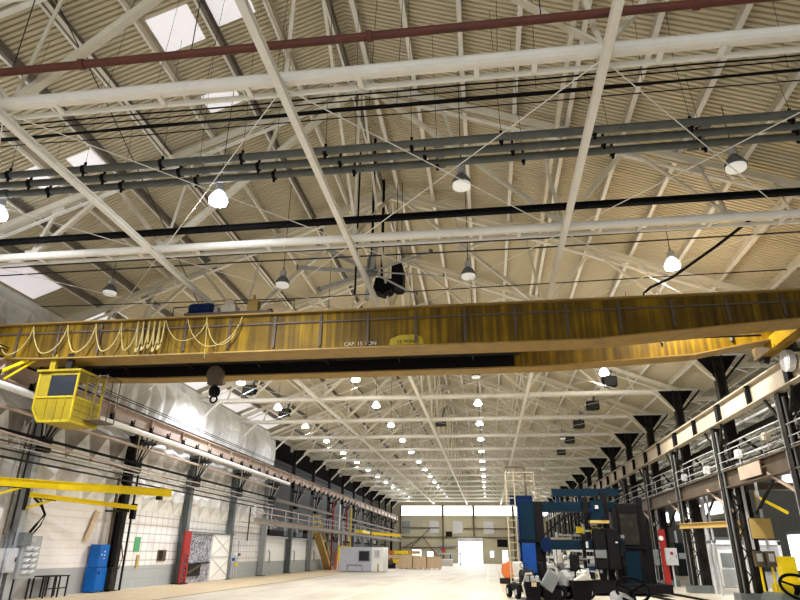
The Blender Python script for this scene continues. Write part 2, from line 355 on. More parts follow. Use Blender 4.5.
# grey blank panels and dark vent on the far wall
for i, (a, b, z0, z1, m, nm, lb) in enumerate(((-16.0, -14.4, 5.1, 7.2, 'glass', 'end_wall_window', 'grey shuttered window in end wall corner, leftmost'),
        (-10.8, -9.0, 5.1, 7.2, 'greyl', 'end_wall_window', 'pale grey panel window left of the central pier'),
        (-6.4, -4.7, 5.1, 7.2, 'greyl', 'end_wall_window', 'white panel window above the roller door'),
        (-7.8, -6.6, 4.5, 5.4, 'black', 'wall_vent', 'black louvred vent beside the white panel window'),
        (-.8, 1.0, 5.0, 7.1, 'greyl', 'end_wall_window', 'grey panel window right of the roller door'),
        (1.5, 3.4, 2.8, 4.1, 'black', 'wall_vent', 'black opening low on the right of the end wall'))):
    f = MB().bb((a-.1, YF-.1, z0-.1), (b+.1, YF-.001, z1+.1)).build(nm, 'beige'); tag(f, lb, 'window' if 'window' in nm else 'vent')
    MB().bb((a, YF-.14, z0), (b, YF-.1, z1)).build('pane', m, f)
# end wall steelwork
for x, l in ((-16.2, 'dark end wall post in the left corner'), (-8.3, 'dark end wall post with the red hose reel'), (-2.6, 'end wall post left of the roller door top'), (4.65, 'end wall post behind the gantry machine')):
    z0 = 0 if x != -2.6 else 4.6
    tag(MB().sweep([(x, YF-.3, z0), (x, YF-.3, 9.9)], prof_i(.25, .35, .05), up=(0, 1, 0)).build('wall_post', 'brown'), l, 'steel post')
for z, a, b, l in ((6.0, -16, -9, 'brown horizontal girt under the left shuttered window'), (4.4, -16, 4.5, 'long brown horizontal girt above the roller door'), (2.6, -16, -6, 'low brown horizontal girt left of the roller door'), (5.9, -4.5, 4.4, 'brown girt right of the white panel window')):
    tag(MB().bb((a, YF-.22, z-.08), (b, YF-.02, z+.08)).build('wall_girt', 'brown'), l, 'girt')
for p, q, l in (((-15.5, 2.6), (-12.2, 4.4), 'rising diagonal brace on the end wall, left'), ((-12.0, 4.4), (-8.9, .6), 'falling diagonal brace on the end wall, beside the post'), ((-14.4, 2.4), (-10.6, 6), 'upper diagonal brace on the end wall')):
    tag(MB().bar((p[0], YF-.26, p[1]), (q[0], YF-.26, q[1]), .14, .08, up=(0, 1, 0)).build('wall_brace', 'brown'), l, 'brace')
o = thing('hose_reel', 'red fire hose reel on the end wall post', 'hose reel', (-8.3, YF-.6, 1.9))
MB().lathe((-8.3, YF-.62, 2.3), [(.35, -.12), (.38, -.1), (.2, -.08), (.2, .08), (.38, .1), (.35, .12)], 16, 'y').build('reel', 'red', o)
MB().bb((-8.55, YF-.75, 1.4), (-8.05, YF-.46, 1.9)).build('cabinet', 'red', o)

# ------------------------------------------------------------------ purlins
dd = [.36]+[1.86+1.56*i for i in range(9)]
RW = ['ridge', 'first', 'second', 'third', 'fourth', 'fifth', 'sixth', 'seventh', 'eighth', 'ninth', 'tenth', 'eleventh']
for sg, side in ((-1, 'left'), (1, 'right')):
    for i, d in enumerate(dd):
        x = XC+sg*d; z = ztop(x)+.3
        if x > 12.2 or x < -18.1: continue
        m = 'purlin_shade' if (sg < 0 and i in (0, 2, 4, 5, 7, 8)) else 'purlin'  # darker copy on left purlins puts their shaded webs into the colour
        mb = MB().sweep([(x, 1.0, z), (x, YF-.05, z)], prof_c(.10, .28, .02))
        if i == 0: mb.bar((x, 1.0, z-.1), (x, YF-.05, z-.1), .16, .06)
        lb = ('long ridge purlin just %s of the roof peak' % side) if i == 0 else ('%s purlin below the ridge on the %s roof slope' % (RW[i], side))
        pu = tag(mb.build('roof_purlin', m), lb, 'purlin', 'roof purlins')
        MB().bar((x+.03*sg, 1.0, z-.15), (x+.03*sg, YF-.05, z-.15), .13 if sg > 0 else .07, .03).build('lower_flange', 'steelw', pu)  # whiter flange strip puts the caught floor light into the colour

# ------------------------------------------------------------------ roof trusses
def make_truss():
    t = thing('roof_truss', '', 'truss', (0, 0, 0), 'cream steel roof trusses')
    e0, e1 = -18.0, 12.3
    for a in (e0, e1):
        b = MB(); b.bar((a, -.09, ztop(a)), (XC, -.09, ztop(XC)), .12, .2); b.bar((a, .09, ztop(a)), (XC, .09, ztop(XC)), .05, .16)
        b.build('top_chord', 'steel', t)
    b = MB(); b.sweep([(e0, -.13, ZB), (e1, -.13, ZB)], circ(.115, 10)); b.sweep([(e0, -.03, ZB-.02), (e1, -.03, ZB-.02)], rect(.2, .04))
    b.build('bottom_chord', 'steelw', t)
    b = MB(); b.bar((e0, .27, ZB-.05), (e1, .27, ZB-.05), .06, .10); b.build('bottom_flange', 'steelw', t)
    rnd = random.Random(3); x = e0+.6
    while x < e1: MB().bb((x, -.1, ZB-.1), (x+.1, .3, ZB-.04)).build('batten', 'steelw', t); x += rnd.choice((1.1, 1.9, 2.3))
    def pt(sg, d, top): x = XC+sg*d; return (x, 0, ztop(x)-.12 if top else ZB+.05)
    for sg in (-1, 1):
        ap, b1, b3, b4 = pt(sg, .12, 1), pt(sg, 6.15, 0), pt(sg, 10.7, 0), pt(sg, 12.3, 0)
        md = tuple(ap[i]*.5+b1[i]*.5 for i in range(3))
        MB().sweep([ap, b1], prof_l(.17, .17, .035)).build('main_diagonal', 'steel', t)
        for p, q, w in ((pt(sg, 2.65, 1), md, .10), (pt(sg, 5.6, 1), md, .10), (pt(sg, 5.6, 1), b1, .09), (pt(sg, 8.25, 1), b1, .12), (pt(sg, 8.25, 1), b3, .13), (pt(sg, 10.1, 1), b3, .10), (pt(sg, 12.0, 1), b4, .10)):
            MB().sweep([p, q], prof_l(w, w, .025)).build('web_member', 'steel', t)
        for d in (2.65, 5.6, 8.25, 10.1):
            x = XC+sg*d; MB().box((x, 0, ztop(x)-.2), (.42, .03, .3)).build('gusset_plate', 'steel', t)
        for p in (md, b1, b3): MB().box((p[0], 0, p[2]+.08), (.45, .03, .28)).build('gusset_plate', 'steel', t)
        e = e0 if sg < 0 else e1
        MB().bar((e, -.02, ztop(e)-.36), (XC, -.02, ztop(XC)-.36), .12, .05).build('top_chord_flange', 'steelw', t)
    MB().bar((XC, 0, ZB), (XC, 0, ztop(XC)), .08, .08).build('web_member', 'steel', t)
    MB().box((XC, 0, ztop(XC)-.2), (.7, .03, .5)).build('gusset_plate', 'steel', t)
    return t
T0 = make_truss()
def tl(k): return ('cream roof truss, %s from the camera' % ORD[k]) if k else 'cream roof truss nearest the camera, crossing the top of the picture'
T0.location = (0, YK[0], 0); T0['label'] = tl(0)
for k in range(1, 17): dup(T0, (0, YK[k], 0), tl(k))

# longitudinal beams at bottom-chord level
for x, l in ((-9.85, 'left lengthwise white beam under the trusses'), (-3.7, 'central lengthwise white beam under the ridge'), (2.5, 'right lengthwise white beam under the trusses, short of the lamps')):
    tag(MB().sweep([(x, 1.2, ZB-.24), (x, YF-.4, ZB-.24)], prof_i(.155, .16, .03)).build('roof_tie_beam', 'steelw'), l, 'beam', 'lengthwise ties at truss level')
# thin cross rods between trusses
xs = [-16.0, -9.85, -3.7, 2.5, 8.7]; PN = ['outer left', 'inner left', 'inner right', 'outer right']
for k in range(0, 16):
    for j in range(4):
        if k > 8 and j in (0, 3): continue
        a, b = xs[j], xs[j+1]
        for u, v, w in ((a, b, 'from near left to far right'), (b, a, 'from near right to far left')):
            tag(MB().tube((u, YK[k], ZB-.12), (v, YK[k+1], ZB-.12), .013, 5).build('cross_rod', 'steelw'),
                'thin white cross rod, %s bay, %s panel, running %s' % (ORD[k], PN[j], w), 'bracing rod', 'cross rods between trusses')
# sway frames along the ridge and quarter lines
for k in range(0, 12):
    for x, nm in ((XC, 'ridge'),):
        zt = ztop(x)-.3
        for s in (0, 1):
            p = (x+.02, YK[k]+.05, ZB+.2 if s else zt); q = (x+.02, YK[k+1]-.05, zt if s else ZB+.2)
            tag(MB().sweep([p, q], prof_l(.09, .09, .02)).build('sway_brace', 'steel'), 'sway brace on the ridge line in the %s bay, %s away' % (ORD[k], 'rising' if s else 'falling'), 'brace', 'ridge sway braces')
    for x, nm in ((-9.85, 'left'), (2.5, 'right')):
        tag(MB().sweep([(x, YK[k]+.05, ztop(x)-.3), (x, YK[k+1]-.05, ztop(x)-.3)], prof_l(.12, .12, .02)).build('roof_strut', 'steel'), 'slim lengthwise strut up in the %s roof slope, %s bay' % (nm, ORD[k]), 'strut', 'struts between top chords')

# ------------------------------------------------------------------ overhead pipes, conduits, cables
o = thing('rust_red_pipe', 'rust red sprinkler main crossing overhead beside the nearest truss', 'pipe', (XC, 8.95, 11.0))
MB().sweep([(-18, 8.98, 11.02), (12.2, 8.92, 10.98)], circ(.085, 10)).build('pipe_run', 'rust', o, smooth=True)
for x in (-14.1, -8, -1.9, 4.2, 9): MB().lathe((x, 8.95, 11), [(.1, -.06), (.115, -.05), (.115, .05), (.1, .06)], 12, 'x').build('coupling', 'rust', o)
for x in (-9.6, -5.6, 1.4, 7.0): MB().tube((x, 8.95, 11.08), (x, 8.95, ztop(x)+.2), .012, 5).build('hanger_rod', 'wire', o)
yc = [12.25, 12.68, 13.1]
for i, y in enumerate(yc):
    o = thing('steel_conduit', 'fat grey conduit crossing overhead, %s of the bundled three' % ['foremost', 'middle', 'rearmost'][i], 'conduit', (XC, y, 10.8), 'three overhead grey conduits')
    MB().sweep([(-18.1, y+.02, 10.8), (12, y-.12, 10.8)], circ(.1, 10)).build('conduit_run', 'conduit', o, smooth=True)
    x = -16.5+i*.28
    while x < 12:
        b = MB(); b.lathe((x, y-.02, 10.8), [(.1, -.05), (.125, -.045), (.125, .045), (.1, .05)], 10, 'x'); b.bb((x-.03, y-.04, 10.84), (x+.03, y, 11.02)); b.bb((x-.03, y-.04, 10.6), (x+.03, y, 10.7))
        b.build('clamp', 'black', o)
        if i != 1: MB().tube((x, y-.02, 11), (x-.1, y-.02, zdeck(x)-.1), .006, 4).build('hanger_wire', 'wire', o)
        x += 2.15
    for x in (-13, -6.9, -.8, 5.3): MB().lathe((x, y-.02, 10.8), [(.1, -.12), (.118, -.11), (.118, .11), (.1, .12)], 10, 'x').build('coupling', 'conduit', o)
wy = [(10.16, .012), (10.3, .02), (10.5, .016), (10.72, .028), (10.8, .024), (11.02, .014)]
for i, (y, r) in enumerate(wy):
    rnd = random.Random(i); pts = []
    x = -18
    while x < 12.2: pts.append((x, y+.1-.0045*(x+18)*(1 if i % 2 else 1.4), 10.8+rnd.uniform(-.02, .02))); x += 1.5
    tag(MB().path(pts, r, 5).build('power_cable', 'black'), 'black cable strung overhead behind the nearest truss, %s of the strand' % ['frontmost', 'second', 'third', 'fourth and thickest', 'fifth', 'rearmost'][i], 'cable', 'black cables behind the nearest truss')
for i, (x) in enumerate((-13.4, -12.1, -10.9, -8.6, -7.4, -6.2, -4.4, -2.2, -1.6, .6, 1.4, 3.6, 4.2, 6.4, 7.0)):
    tag(MB().tube((x, 10.5+.1*(i % 3), 10.8), (x+.15, 10.6+.1*(i % 3), zdeck(x)-.05), .006, 4).build('hanger_wire', 'wire'), 'thin dark hanger wire holding the cable strand', 'wire', 'hanger wires of the cable strand')
tag(MB().sweep([(-18.1, 15.75, 10.8), (12, 15.5, 10.8)], prof_i(.16, .16, .03)).build('bus_bar', 'black'), 'dark bus duct crossing overhead in front of the second truss', 'bus duct')
tag(MB().path([(-18, 17.2, 10.9), (-8, 17.0, 10.86), (2, 17.1, 10.9), (12, 16.9, 10.88)], .026, 5).build('power_cable', 'wire'), 'slack black cable beyond the second truss, upper', 'cable', 'cables beyond the second truss')
tag(MB().path([(-18, 17.7, 10.9), (-8, 17.5, 10.84), (2, 17.6, 10.88), (12, 17.4, 10.86)], .026, 5).build('power_cable', 'wire'), 'slack black cable beyond the second truss, middle', 'cable', 'cables beyond the second truss')
tag(MB().path([(-18, 18.3, 10.9), (-8, 18.1, 10.84), (2, 18.2, 10.86), (12, 18.0, 10.86)], .026, 5).build('power_cable', 'wire'), 'slack black cable beyond the second truss, lower', 'cable', 'cables beyond the second truss')
tag(MB().path([(-18, 21.2, 10.85), (-7, 21.4, 10.8), (0, 21.2, 10.84), (12, 20.9, 10.9)], .02, 5).build('power_cable', 'black'), 'long black cable sagging just above the crane girder', 'cable')
tag(MB().path([(-9.2, 6, 14.4), (-9.6, 12, 12.6), (-9.9, 16, 11.3), (-10.4, 20, 10.2), (-11.2, 22.3, 9.6)], .015, 5).build('power_cable', 'wire'), 'thin black cable descending lengthwise over the left girder end', 'cable')
tag(MB().path([(8.0, 16.6, 10.7), (7.2, 17.6, 10.3), (6.2, 18.9, 9.9), (5.6, 19.3, 9.75), (5.4, 19.4, 9.6), (5.38, 19.4, 9.3)], .045, 8).build('power_cable', 'black'), 'thick black cable bending down to the crane girder on the right', 'cable')

tag(MB().sweep([(-18, 7.32, 11.0), (-7.6, 7.24, 11.0)], circ(.07, 8)).build('white_pipe', 'steelw', smooth=True), 'white pipe stub crossing the very top left corner of the picture', 'pipe')
# ------------------------------------------------------------------ high-bay lamps
def lamp(lit):
    t = thing('high_bay_lamp', '', 'lamp', (0, 0, 0), 'high bay lamps')
    MB().lathe((0, 0, 0), [(.26, -.02), (.27, 0), (.25, .08), (.17, .22), (.1, .28), (.08, .29)], 20).build('reflector', 'refl_on' if lit else 'greyd', t, smooth=True)
    MB().lathe((0, 0, 0), [(.24, -.1), (.25, -.03), (.25, -.015)], 20).build('lens', 'lens_on' if lit else 'lens_off', t, smooth=True)
    MB().lathe((0, 0, 0), [(.09, .29), (.12, .31), (.12, .5), (.06, .54)], 14).build('ballast_housing', 'greyl', t, smooth=True)
    MB().tube((0, 0, .54), (0, 0, 1.05), .015, 6).build('hanger', 'wire', t)
    MB().torus((0, 0, .62), .05, .012, Matrix.Rotation(PI/2, 3, 'X'), 12, 6).build('hook', 'chrome', t)
    return t
Llit, Loff = lamp(True), lamp(False)
used = {True: False, False: False}
LX = [-14.0, -7.15, -.32, 6.6]; LN = ['outer left', 'inner left', 'inner right', 'outer right']
LY = [14.05, 19.9]+[26.6+6.85*i for i in range(14)]
off = {(1, 1), (0, 1), (2, 0), (2, 1), (3, 0), (2, 3), (1, 2)}
for j, x in enumerate(LX):
    for i, y in enumerate(LY):
        lit = (j, i) not in off and not (j == 3 and i > 4)
        if j == 0 and i == 2: lit = False
        if j == 3 and i > 3 and i % 3: continue
        z = 10.78
        lb = '%s high bay lamp in the %s row, %s from the camera' % ('glowing' if lit else 'unlit', LN[j], ORD[i])
        src = Llit if lit else Loff
        if not used[lit]: src.location = (x, y, z); src['label'] = lb; used[lit] = True
        else: dup(src, (x, y, z), lb)
        if lit:
            ld = bpy.data.lights.new('lamp_light', 'SPOT'); ld.energy = (2300 if y < 40 else 430)*(.85 if j == 0 else 1); ld.spot_size = 2.75; ld.spot_blend = .5; ld.shadow_soft_size = .25
            ld.color = (.86, .90, 1) if (j < 1 or (j == 1 and i < 2)) else (1, .95, .84)
            lo = bpy.data.objects.new('lamp_light', ld); lo.location = (x, y, z-.42); C.objects.link(lo)
            lg = bpy.data.lights.new('lamp_glow', 'POINT'); lg.energy = 80 if y < 40 else 24; lg.shadow_soft_size = .3; lg.color = ld.color
            lo = bpy.data.objects.new('lamp_glow', lg); lo.location = (x, y, z-.3); C.objects.link(lo)
        # stem up to the roof structure
        tag(MB().tube((x, y, z+1.05), (x, y, zdeck(x)-.02), .012, 5).build('lamp_chain', 'wire'), 'thin drop chain of the %s high bay lamp in the %s row' % (ORD[i], LN[j]), 'chain', 'lamp drop chains')

# ------------------------------------------------------------------ unit heaters
def heater():
    t = thing('unit_heater', '', 'heater', (0, 0, 0), 'hanging unit heaters')
    MB().box((0, 0, 0), (.8, .55, .56)).build('housing', 'dark', t, bevel=.02)
    b = MB()
    for i in range(7): b.box((0, -.29, -.22+i*.07), (.7, .03, .02))
    b.build('louvre', 'greyd', t)
    MB().tube((.1, .2, .3), (.3, .2, 1.2), .07, 8).build('flue', 'greyd', t)
    for s in (-1, 1): MB().tube((s*.4, 0, .36), (s*.4, 0, 1.1), .012, 5).build('hanger', 'wire', t)
    MB().lathe((0, .3, 0), [(.1, 0), (.28, .02), (.28, .1), (.1, .12)], 14, 'y').build('fan_guard', 'black', t)
    return t
H0 = heater(); first = True
for i, (x, y, l) in enumerate(((7.4, 36.3, 'nearest dark unit heater on the right roof side'), (7.4, 42.6, 'second dark unit heater on the right roof side, by a blue-white lamp'), (7.35, 49.2, 'third dark unit heater on the right roof side'), (7.5, 56.4, 'fourth dark unit heater on the right roof side'), (7.5, 63.4, 'farthest dark unit heater on the right roof side'), (-14.5, 36.2, 'nearer dark unit heater on the left roof side'), (-14.4, 43.1, 'farther dark unit heater on the left roof side'), (-4.4, 32.3, 'dark unit heater under the ridge beyond the crane'), (-3.3, 47.5, 'small dark unit heater under the ridge, farther off'))):
    if first: H0.location = (x, y, 11); H0['label'] = l; first = False
    else: dup(H0, (x, y, 11), l)

# big ceiling fan + black heater box behind it
t = thing('ceiling_fan', 'big grey many-bladed ceiling fan under the ridge', 'fan', (-3.75, 19.5, 10.9))
MB().lathe((-3.75, 19.5, 10.9), [(.1, -.12), (.22, -.1), (.24, .06), (.16, .12), (.16, .5), (.1, .6)], 18).build('motor_hub', 'greyd', t, smooth=True)
MB().tube((-3.75, 19.5, 11.4), (-3.75, 19.5, zdeck(XC)-.1), .05, 8).build('down_rod', 'black', t)
for i in range(8):
    a = 2*PI*i/8+.25; r = Matrix.Rotation(a, 3, 'Z') @ Matrix.Rotation(.3, 3, 'X')
    b = MB(); b.box(Vector((-3.75, 19.5, 10.9))+r @ Vector((1.4, 0, 0)), (2.4, .17, .03), r)
    b.build('blade', 'grey', t)
    MB().box(Vector((-3.75, 19.5, 10.9))+r @ Vector((2.62, 0, .03)), (.05, .17, .12), r).build('winglet', 'greyd', t)
t = thing('ridge_heater', 'bulky black ridge heater hanging behind the ceiling fan', 'heater', (-3.5, 22.2, 11.6))
MB().prism([(-3.35, 11.3), (-3.25, 11.2), (-3.0, 11.2), (-2.9, 11.3), (-2.9, 12.1), (-3.0, 12.25), (-3.25, 12.25), (-3.35, 12.1)], 'y', 21.6, 22.4).build('housing', 'black', t)
MB().prism([(-4.1, 11.15), (-3.7, 11.0), (-3.35, 11.15), (-3.35, 11.6), (-4.0, 11.7)], 'y', 21.7, 22.3).build('blower', 'black', t)
MB().tube((-3.8, 22, 11.6), (-3.8, 22, 16.4), .06, 8).build('flue', 'black', t)
for x in (-3.2, -3.0): MB().tube((x, 22, 12.2), (x, 22, 16.2), .015, 5).build('hanger', 'wire', t)
tag(MB().tube((-4.25, 19.2, 9.9), (-4.25, 19.2, 16), .035, 6).build('drop_pipe', 'black'), 'thin black vertical drop pipe beside the ceiling fan', 'pipe')


# ------------------------------------------------------------------ overhead travelling crane
cr = thing('bridge_crane', 'big yellow double-girder travelling crane spanning the hall', 'crane', (-3.3, 18.15, 0), rz=-.0115)
def girder(y0, y1, parent, stiff, low):
    xa, xb = -15.2, 13.0
    zt = 8.87
    top = low
    poly = [(x, z) for x, z in top]+[(xb, zt), (xa, zt)]
    g = MB().prism(poly, 'y', y0, y1).build('girder', 'girder', parent)
    ym = (y0+y1)/2
    b = MB(); b.sweep([(x, ym, z-.02) for x, z in top], rect(y1-y0+.26, .045)); b.build('bottom_flange', 'flange', g)
    b = MB(); b.bb((xa, y0-.14, zt), (xb, y1+.14, zt+.05)); b.build('top_flange', 'flange', g)
    MB().bb((xa, ym-.04, zt+.05), (xb, ym+.04, zt+.14)).build('trolley_rail', 'dark', g)
    if stiff:
        b = MB(); 
        b.box((0, y0-.03, 8.56), (xb-xa-.3, .03, .05)); b.build('conduit_strip', 'brown', g)
        x = xa+1.0
        while x < xb-.3:
            zb = 7.7 if x < 7 else 7.72+(x-7)*.075
            b = MB(); b.bb((x-.035, y0-.05, zb+.02), (x+.035, y0, zt-.06))
            z = zb+.1
            while z < zt-.12: b.box((x, y0-.055, z), (.1, .02, .035)); z += .09
            b.build('stiffener', 'brown', g); x += 1.55
    return g
g1 = girder(0, .72, cr, True, [(-15.2, 7.95), (-14, 7.74), (-11.6, 7.64), (-9, 7.62), (6.6, 7.62), (11.8, 7.98), (13.0, 8.05)])
g2 = girder(2.75, 3.2, cr, False, [(-15.2, 7.8), (-9, 7.62), (5.6, 7.62), (10.3, 7.86), (12.6, 8.28), (13.0, 8.3)])
for x in (-11, -7.6, -4.2, -.8, 2.6, 6.0, 9.4, 11.6): MB().bb((x-.03, 2.70, 8.3), (x+.03, 2.75, 8.8)).build('stiffener', 'dark' if x < 4 else 'greyd', g2)
# dark footwalk and drive shaft carried between the girders on the far girder
fw = MB(); fw.bb((-12.8, 2.05, 8.02), (4.6, 2.62, 8.07)); fw.build('footwalk', 'dark', cr)
for x in (-12.6, -10, -7.4, -4.8, -2.2, .4, 3.0): MB().bar((x, 2.7, 7.9), (x, 2.1, 8.02), .06, .06).build('footwalk_bracket', 'dark', cr)
MB().bb((-14.8, 2.63, 7.66), (4.4, 2.72, 8.75)).build('girder_shade_sheet', 'black', cr)  # black sheet put in for the shade on the far girder's face
MB().tube((-12.6, 2.4, 8.35), (12.4, 2.4, 8.35), .04, 8).build('line_shaft', 'dark', cr)
for sg, x in ((-1, -12.95), (1, 13.0)):
    e = MB(); e.bb((x-.22, .8 if sg < 0 else -.5, 7.98), (x+.22, 4.2, 8.4)); e = e.build('end_truck', 'girder', cr)
    for y in (1.1 if sg < 0 else -.1, 3.9): MB().lathe((x, y, 8.04), [(.12, -.12), (.26, -.1), (.22, -.06), (.22, .06), (.26, .1), (.12, .12)], 20, 'x').build('wheel', 'dark', e)
# end stiffening braces on the left
b = MB(); b.bar((-13.4, -.2, 6.95), (-12.1, .05, 7.64), .09, .1); b.bar((-12.9, .1, 7.0), (-11.9, .15, 7.66), .06, .06); b.build('cab_brace', 'yellow', cr)
# operator cab hung from the near girder (a part of the crane)
ox, oy = 3.3, -18.15
def cb(p): return (p[0]+ox, p[1]+oy, p[2])
x0, x1, y0, y1, z0, z1, zm = -14.6, -13.2, 17.95, 19.35, 5.45, 7.1, 6.25
cab = MB().prism([(x0+ox, z0+.45), (x0+ox+.28, z0), (x1+ox, z0), (x1+ox, z0+.05), (x0+ox+.3, z0+.05), (x0+ox+.05, z0+.47)], 'y', y0+oy, y1+oy).build('operator_cab', 'yellowc', cr)
b = MB()
for (x, y) in ((x0, y0), (x1, y0), (x0, y1), (x1, y1)): b.bb(cb((x-.03, y-.03, z0+(.42 if x == x0 else 0))), cb((x+.03, y+.03, z1)))
b.bb(cb((x0+.28, y0-.03, z0-.03)), cb((x1+.03, y0+.03, z0+.05)))
b.bar(cb((x0, y0, z0+.43)), cb((x0+.28, y0, z0)), .06, .06); b.bb(cb((x0, y0-.03, zm-.03)), cb((x1, y0+.03, zm+.03))); b.bb(cb((x1-.03, y0, zm-.03)), cb((x1+.03, y1, zm+.03)))
b.bb(cb((x1-.03, y0, z0-.03)), cb((x1+.03, y1, z0+.05))); b.build('cab_frame', 'cabf', cab)
b = MB(); b.add([cb((x0, y0, zm)), cb((x0, y0, z0+.43)), cb((x0+.28, y0, z0)), cb((x1, y0, z0)), cb((x1, y0, zm)), cb((x0, y0+.02, zm)), cb((x0, y0+.02, z0+.43)), cb((x0+.28, y0+.02, z0)), cb((x1, y0+.02, z0)), cb((x1, y0+.02, zm))],
    [(0, 1, 2, 3, 4), (9, 8, 7, 6, 5), (0, 4, 9, 5), (3, 8, 9, 4), (1, 0, 5, 6)])
for x in (-14.15, -13.8, -13.5): b.bb(cb((x-.02, y0-.04, z0)), cb((x+.02, y0, zm)))
b.build('front_panel', 'yellowc', cab)
b = MB(); b.bb(cb((x1-.01, y0, z0)), cb((x1+.01, y1, zm))); 
for z in (5.65, 5.85, 6.05): b.bb(cb((x1, y0, z-.015)), cb((x1+.03, y1, z+.015)))
b.build('side_panel', 'yellowc', cab)
MB().bb(cb((x0-.01, y0, z0+.45)), cb((x0+.01, y1, z1))).build('side_panel', 'yellowc', cab)
b = MB(); b.bb(cb((x0, y0-.02, zm)), cb((x0+.42, y0+.02, z1))); b.bb(cb((x0, y0-.02, z1-.12)), cb((x1, y0+.02, z1))); b.build('window_frame', 'yellowc', cab)
MB().bb(cb((x0+.42, y0-.005, zm+.03)), cb((x1-.04, y0+.005, z1-.12))).build('window', 'blueglass', cab)
b = MB()
for y in (18.45, 18.95): b.bb(cb((x1-.02, y-.02, zm)), cb((x1+.02, y+.02, z1)))
b.build('window_post', 'yellowc', cab)
MB().bb(cb((x0-.1, y0-.1, z1)), cb((x1+.1, y1+.1, z1+.07))).build('roof', 'yellowc', cab)
b = MB(); b.bb(cb((-14.4, 18.5, 5.5)), cb((-13.9, 18.95, 5.95))); b.bb(cb((-14.4, 18.9, 5.95)), cb((-13.9, 19.02, 6.6))); b.build('driver_seat', 'black', cab)
for y in (18.2, 19.2): MB().bb(cb((-14.5, y-.06, 7.17)), cb((-14.3, y+.06, 7.8))).build('hanger', 'yellowc', cab)
for y in (18.2, 19.2): MB().bb(cb((-13.9, y-.06, 7.17)), cb((-13.7, y+.06, 7.8))).build('hanger', 'dark', cab)
b = MB()
for x, y in ((-12.9, 18.6), (-12.6, 18.6), (-12.6, 19.4), (-12.9, 19.4)): b.tube(cb((x, y, 5.6)), cb((x, y, 7.15)), .02, 6)
for z in (5.6, 6.5, 7.1): b.path([cb((-13.2, 18.6, z)), cb((-12.6, 18.6, z)), cb((-12.6, 19.4, z))], .02)
b.bb(cb((-13.2, 18.6, 5.58)), cb((-12.6, 19.4, 5.61))); b.build('landing_rail', 'brown', cab)
# lettering on the near girder
def text(body, size, loc, rot, m, name='lettering', parent=None, depth=.004):
    cu = bpy.data.curves.new(name, 'FONT'); cu.body = body; cu.size = size; cu.extrude = depth; cu.align_x = 'CENTER'
    o = bpy.data.objects.new(name, cu); C.objects.link(o); o.location = loc; o.rotation_euler = rot
    cu.materials.append(M[m])
    bpy.context.view_layer.update()
    me = bpy.data.meshes.new_from_object(o.evaluated_get(bpy.context.evaluated_depsgraph_get()))
    bpy.data.objects.remove(o); o = bpy.data.objects.new(name, me); C.objects.link(o); o.location = loc; o.rotation_euler = rot
    if parent: o.parent = parent
    return o
text('CAP. 15 TON', .18, (-.48, -.012, 7.70), (PI/2, 0, 0), 'beige', 'capacity_lettering', cr)
MB().prism([(.45, 7.68), (1.55, 7.68), (1.5, 7.9), (1.3, 8.0), (.8, 8.0), (.5, 7.88)], 'y', -.008, 0).build('yellow_plate', 'yellowc', cr)
text('15 TON', .16, (.98, -.014, 7.72), (PI/2, 0, 0), 'black', 'plate_lettering', cr)

# trolley on the crane
t = thing('crane_trolley', 'dark crane trolley riding on the yellow girders, left of centre', 'trolley', (-8.8, 20.2, 8.9))
MB().bb((-10.0, 18.35, 9.03), (-6.9, 21.3, 9.13)).build('frame', 'brown', t)
MB().lathe((-9.55, 18.7, 9.38), [(.1, -.42), (.2, -.4), (.22, -.3), (.22, .3), (.2, .4), (.1, .42)], 16, 'x').build('motor', 'navy', t)
b = MB(); b.box((-9.1, 18.9, 9.3), (.2, .3, .35)); b.box((-8.5, 18.7, 9.3), (.5, .4, .3)); b.lathe((-8.5, 18.7, 9.5), [(.22, -.15), (.25, 0), (.15, .15)], 12, 'x'); b.build('gearbox', 'beige', t)
MB().lathe((-8.3, 20.2, 9.35), [(.33, -.9), (.35, -.88), (.28, -.8), (.28, .8), (.35, .88), (.33, .9)], 20, 'x').build('rope_drum', 'dark', t)
b = MB(); b.box((-7.6, 18.55, 9.32), (.35, .3, .42)); b.tube((-7.6, 18.5, 9.4), (-7.6, 18.5, 9.75), .05, 8); b.build('limit_switch', 'flange', t)
for x in (-9.9, -7.0):
    for y in (18.55, 21.15): MB().lathe((x, y, 9.1), [(.1, -.06), (.14, -.05), (.14, .05), (.1, .06)], 16, 'x').build('wheel', 'dark', t)
b = MB(); b.path([(-10.6, 18.7, 9.2), (-10.6, 18.7, 9.5), (-6.2, 18.6, 9.55), (-6.2, 18.6, 9.2)], .02); b.build('grab_rail', 'dark', t)
hb = MB(); hb.lathe((-9.2, 19.7, 7.32), [(.1, -.14), (.3, -.12), (.3, .12), (.1, .14)], 20, 'y'); hb.bb((-9.42, 19.55, 6.95), (-8.98, 19.85, 7.5)); hb = hb.build('hook_block', 'brown', t, bevel=.02)
for dx in (-.2, -.07, .07, .2): MB().tube((-9.2+dx, 19.7, 7.4), (-9.2+dx*1.3, 19.9, 9.2), .012, 5).build('hoist_rope', 'dark', t)
b = MB(); b.lathe((-9.17, 19.7, 6.72), [(.04, -.2), (.16, -.14), (.2, 0), (.16, .14), (.04, .22)], 16); b.torus((-9.17, 19.7, 6.45), .12, .035, Matrix.Rotation(PI/2, 3, 'X'), 18, 8); b.build('hook', 'black', t, smooth=True)

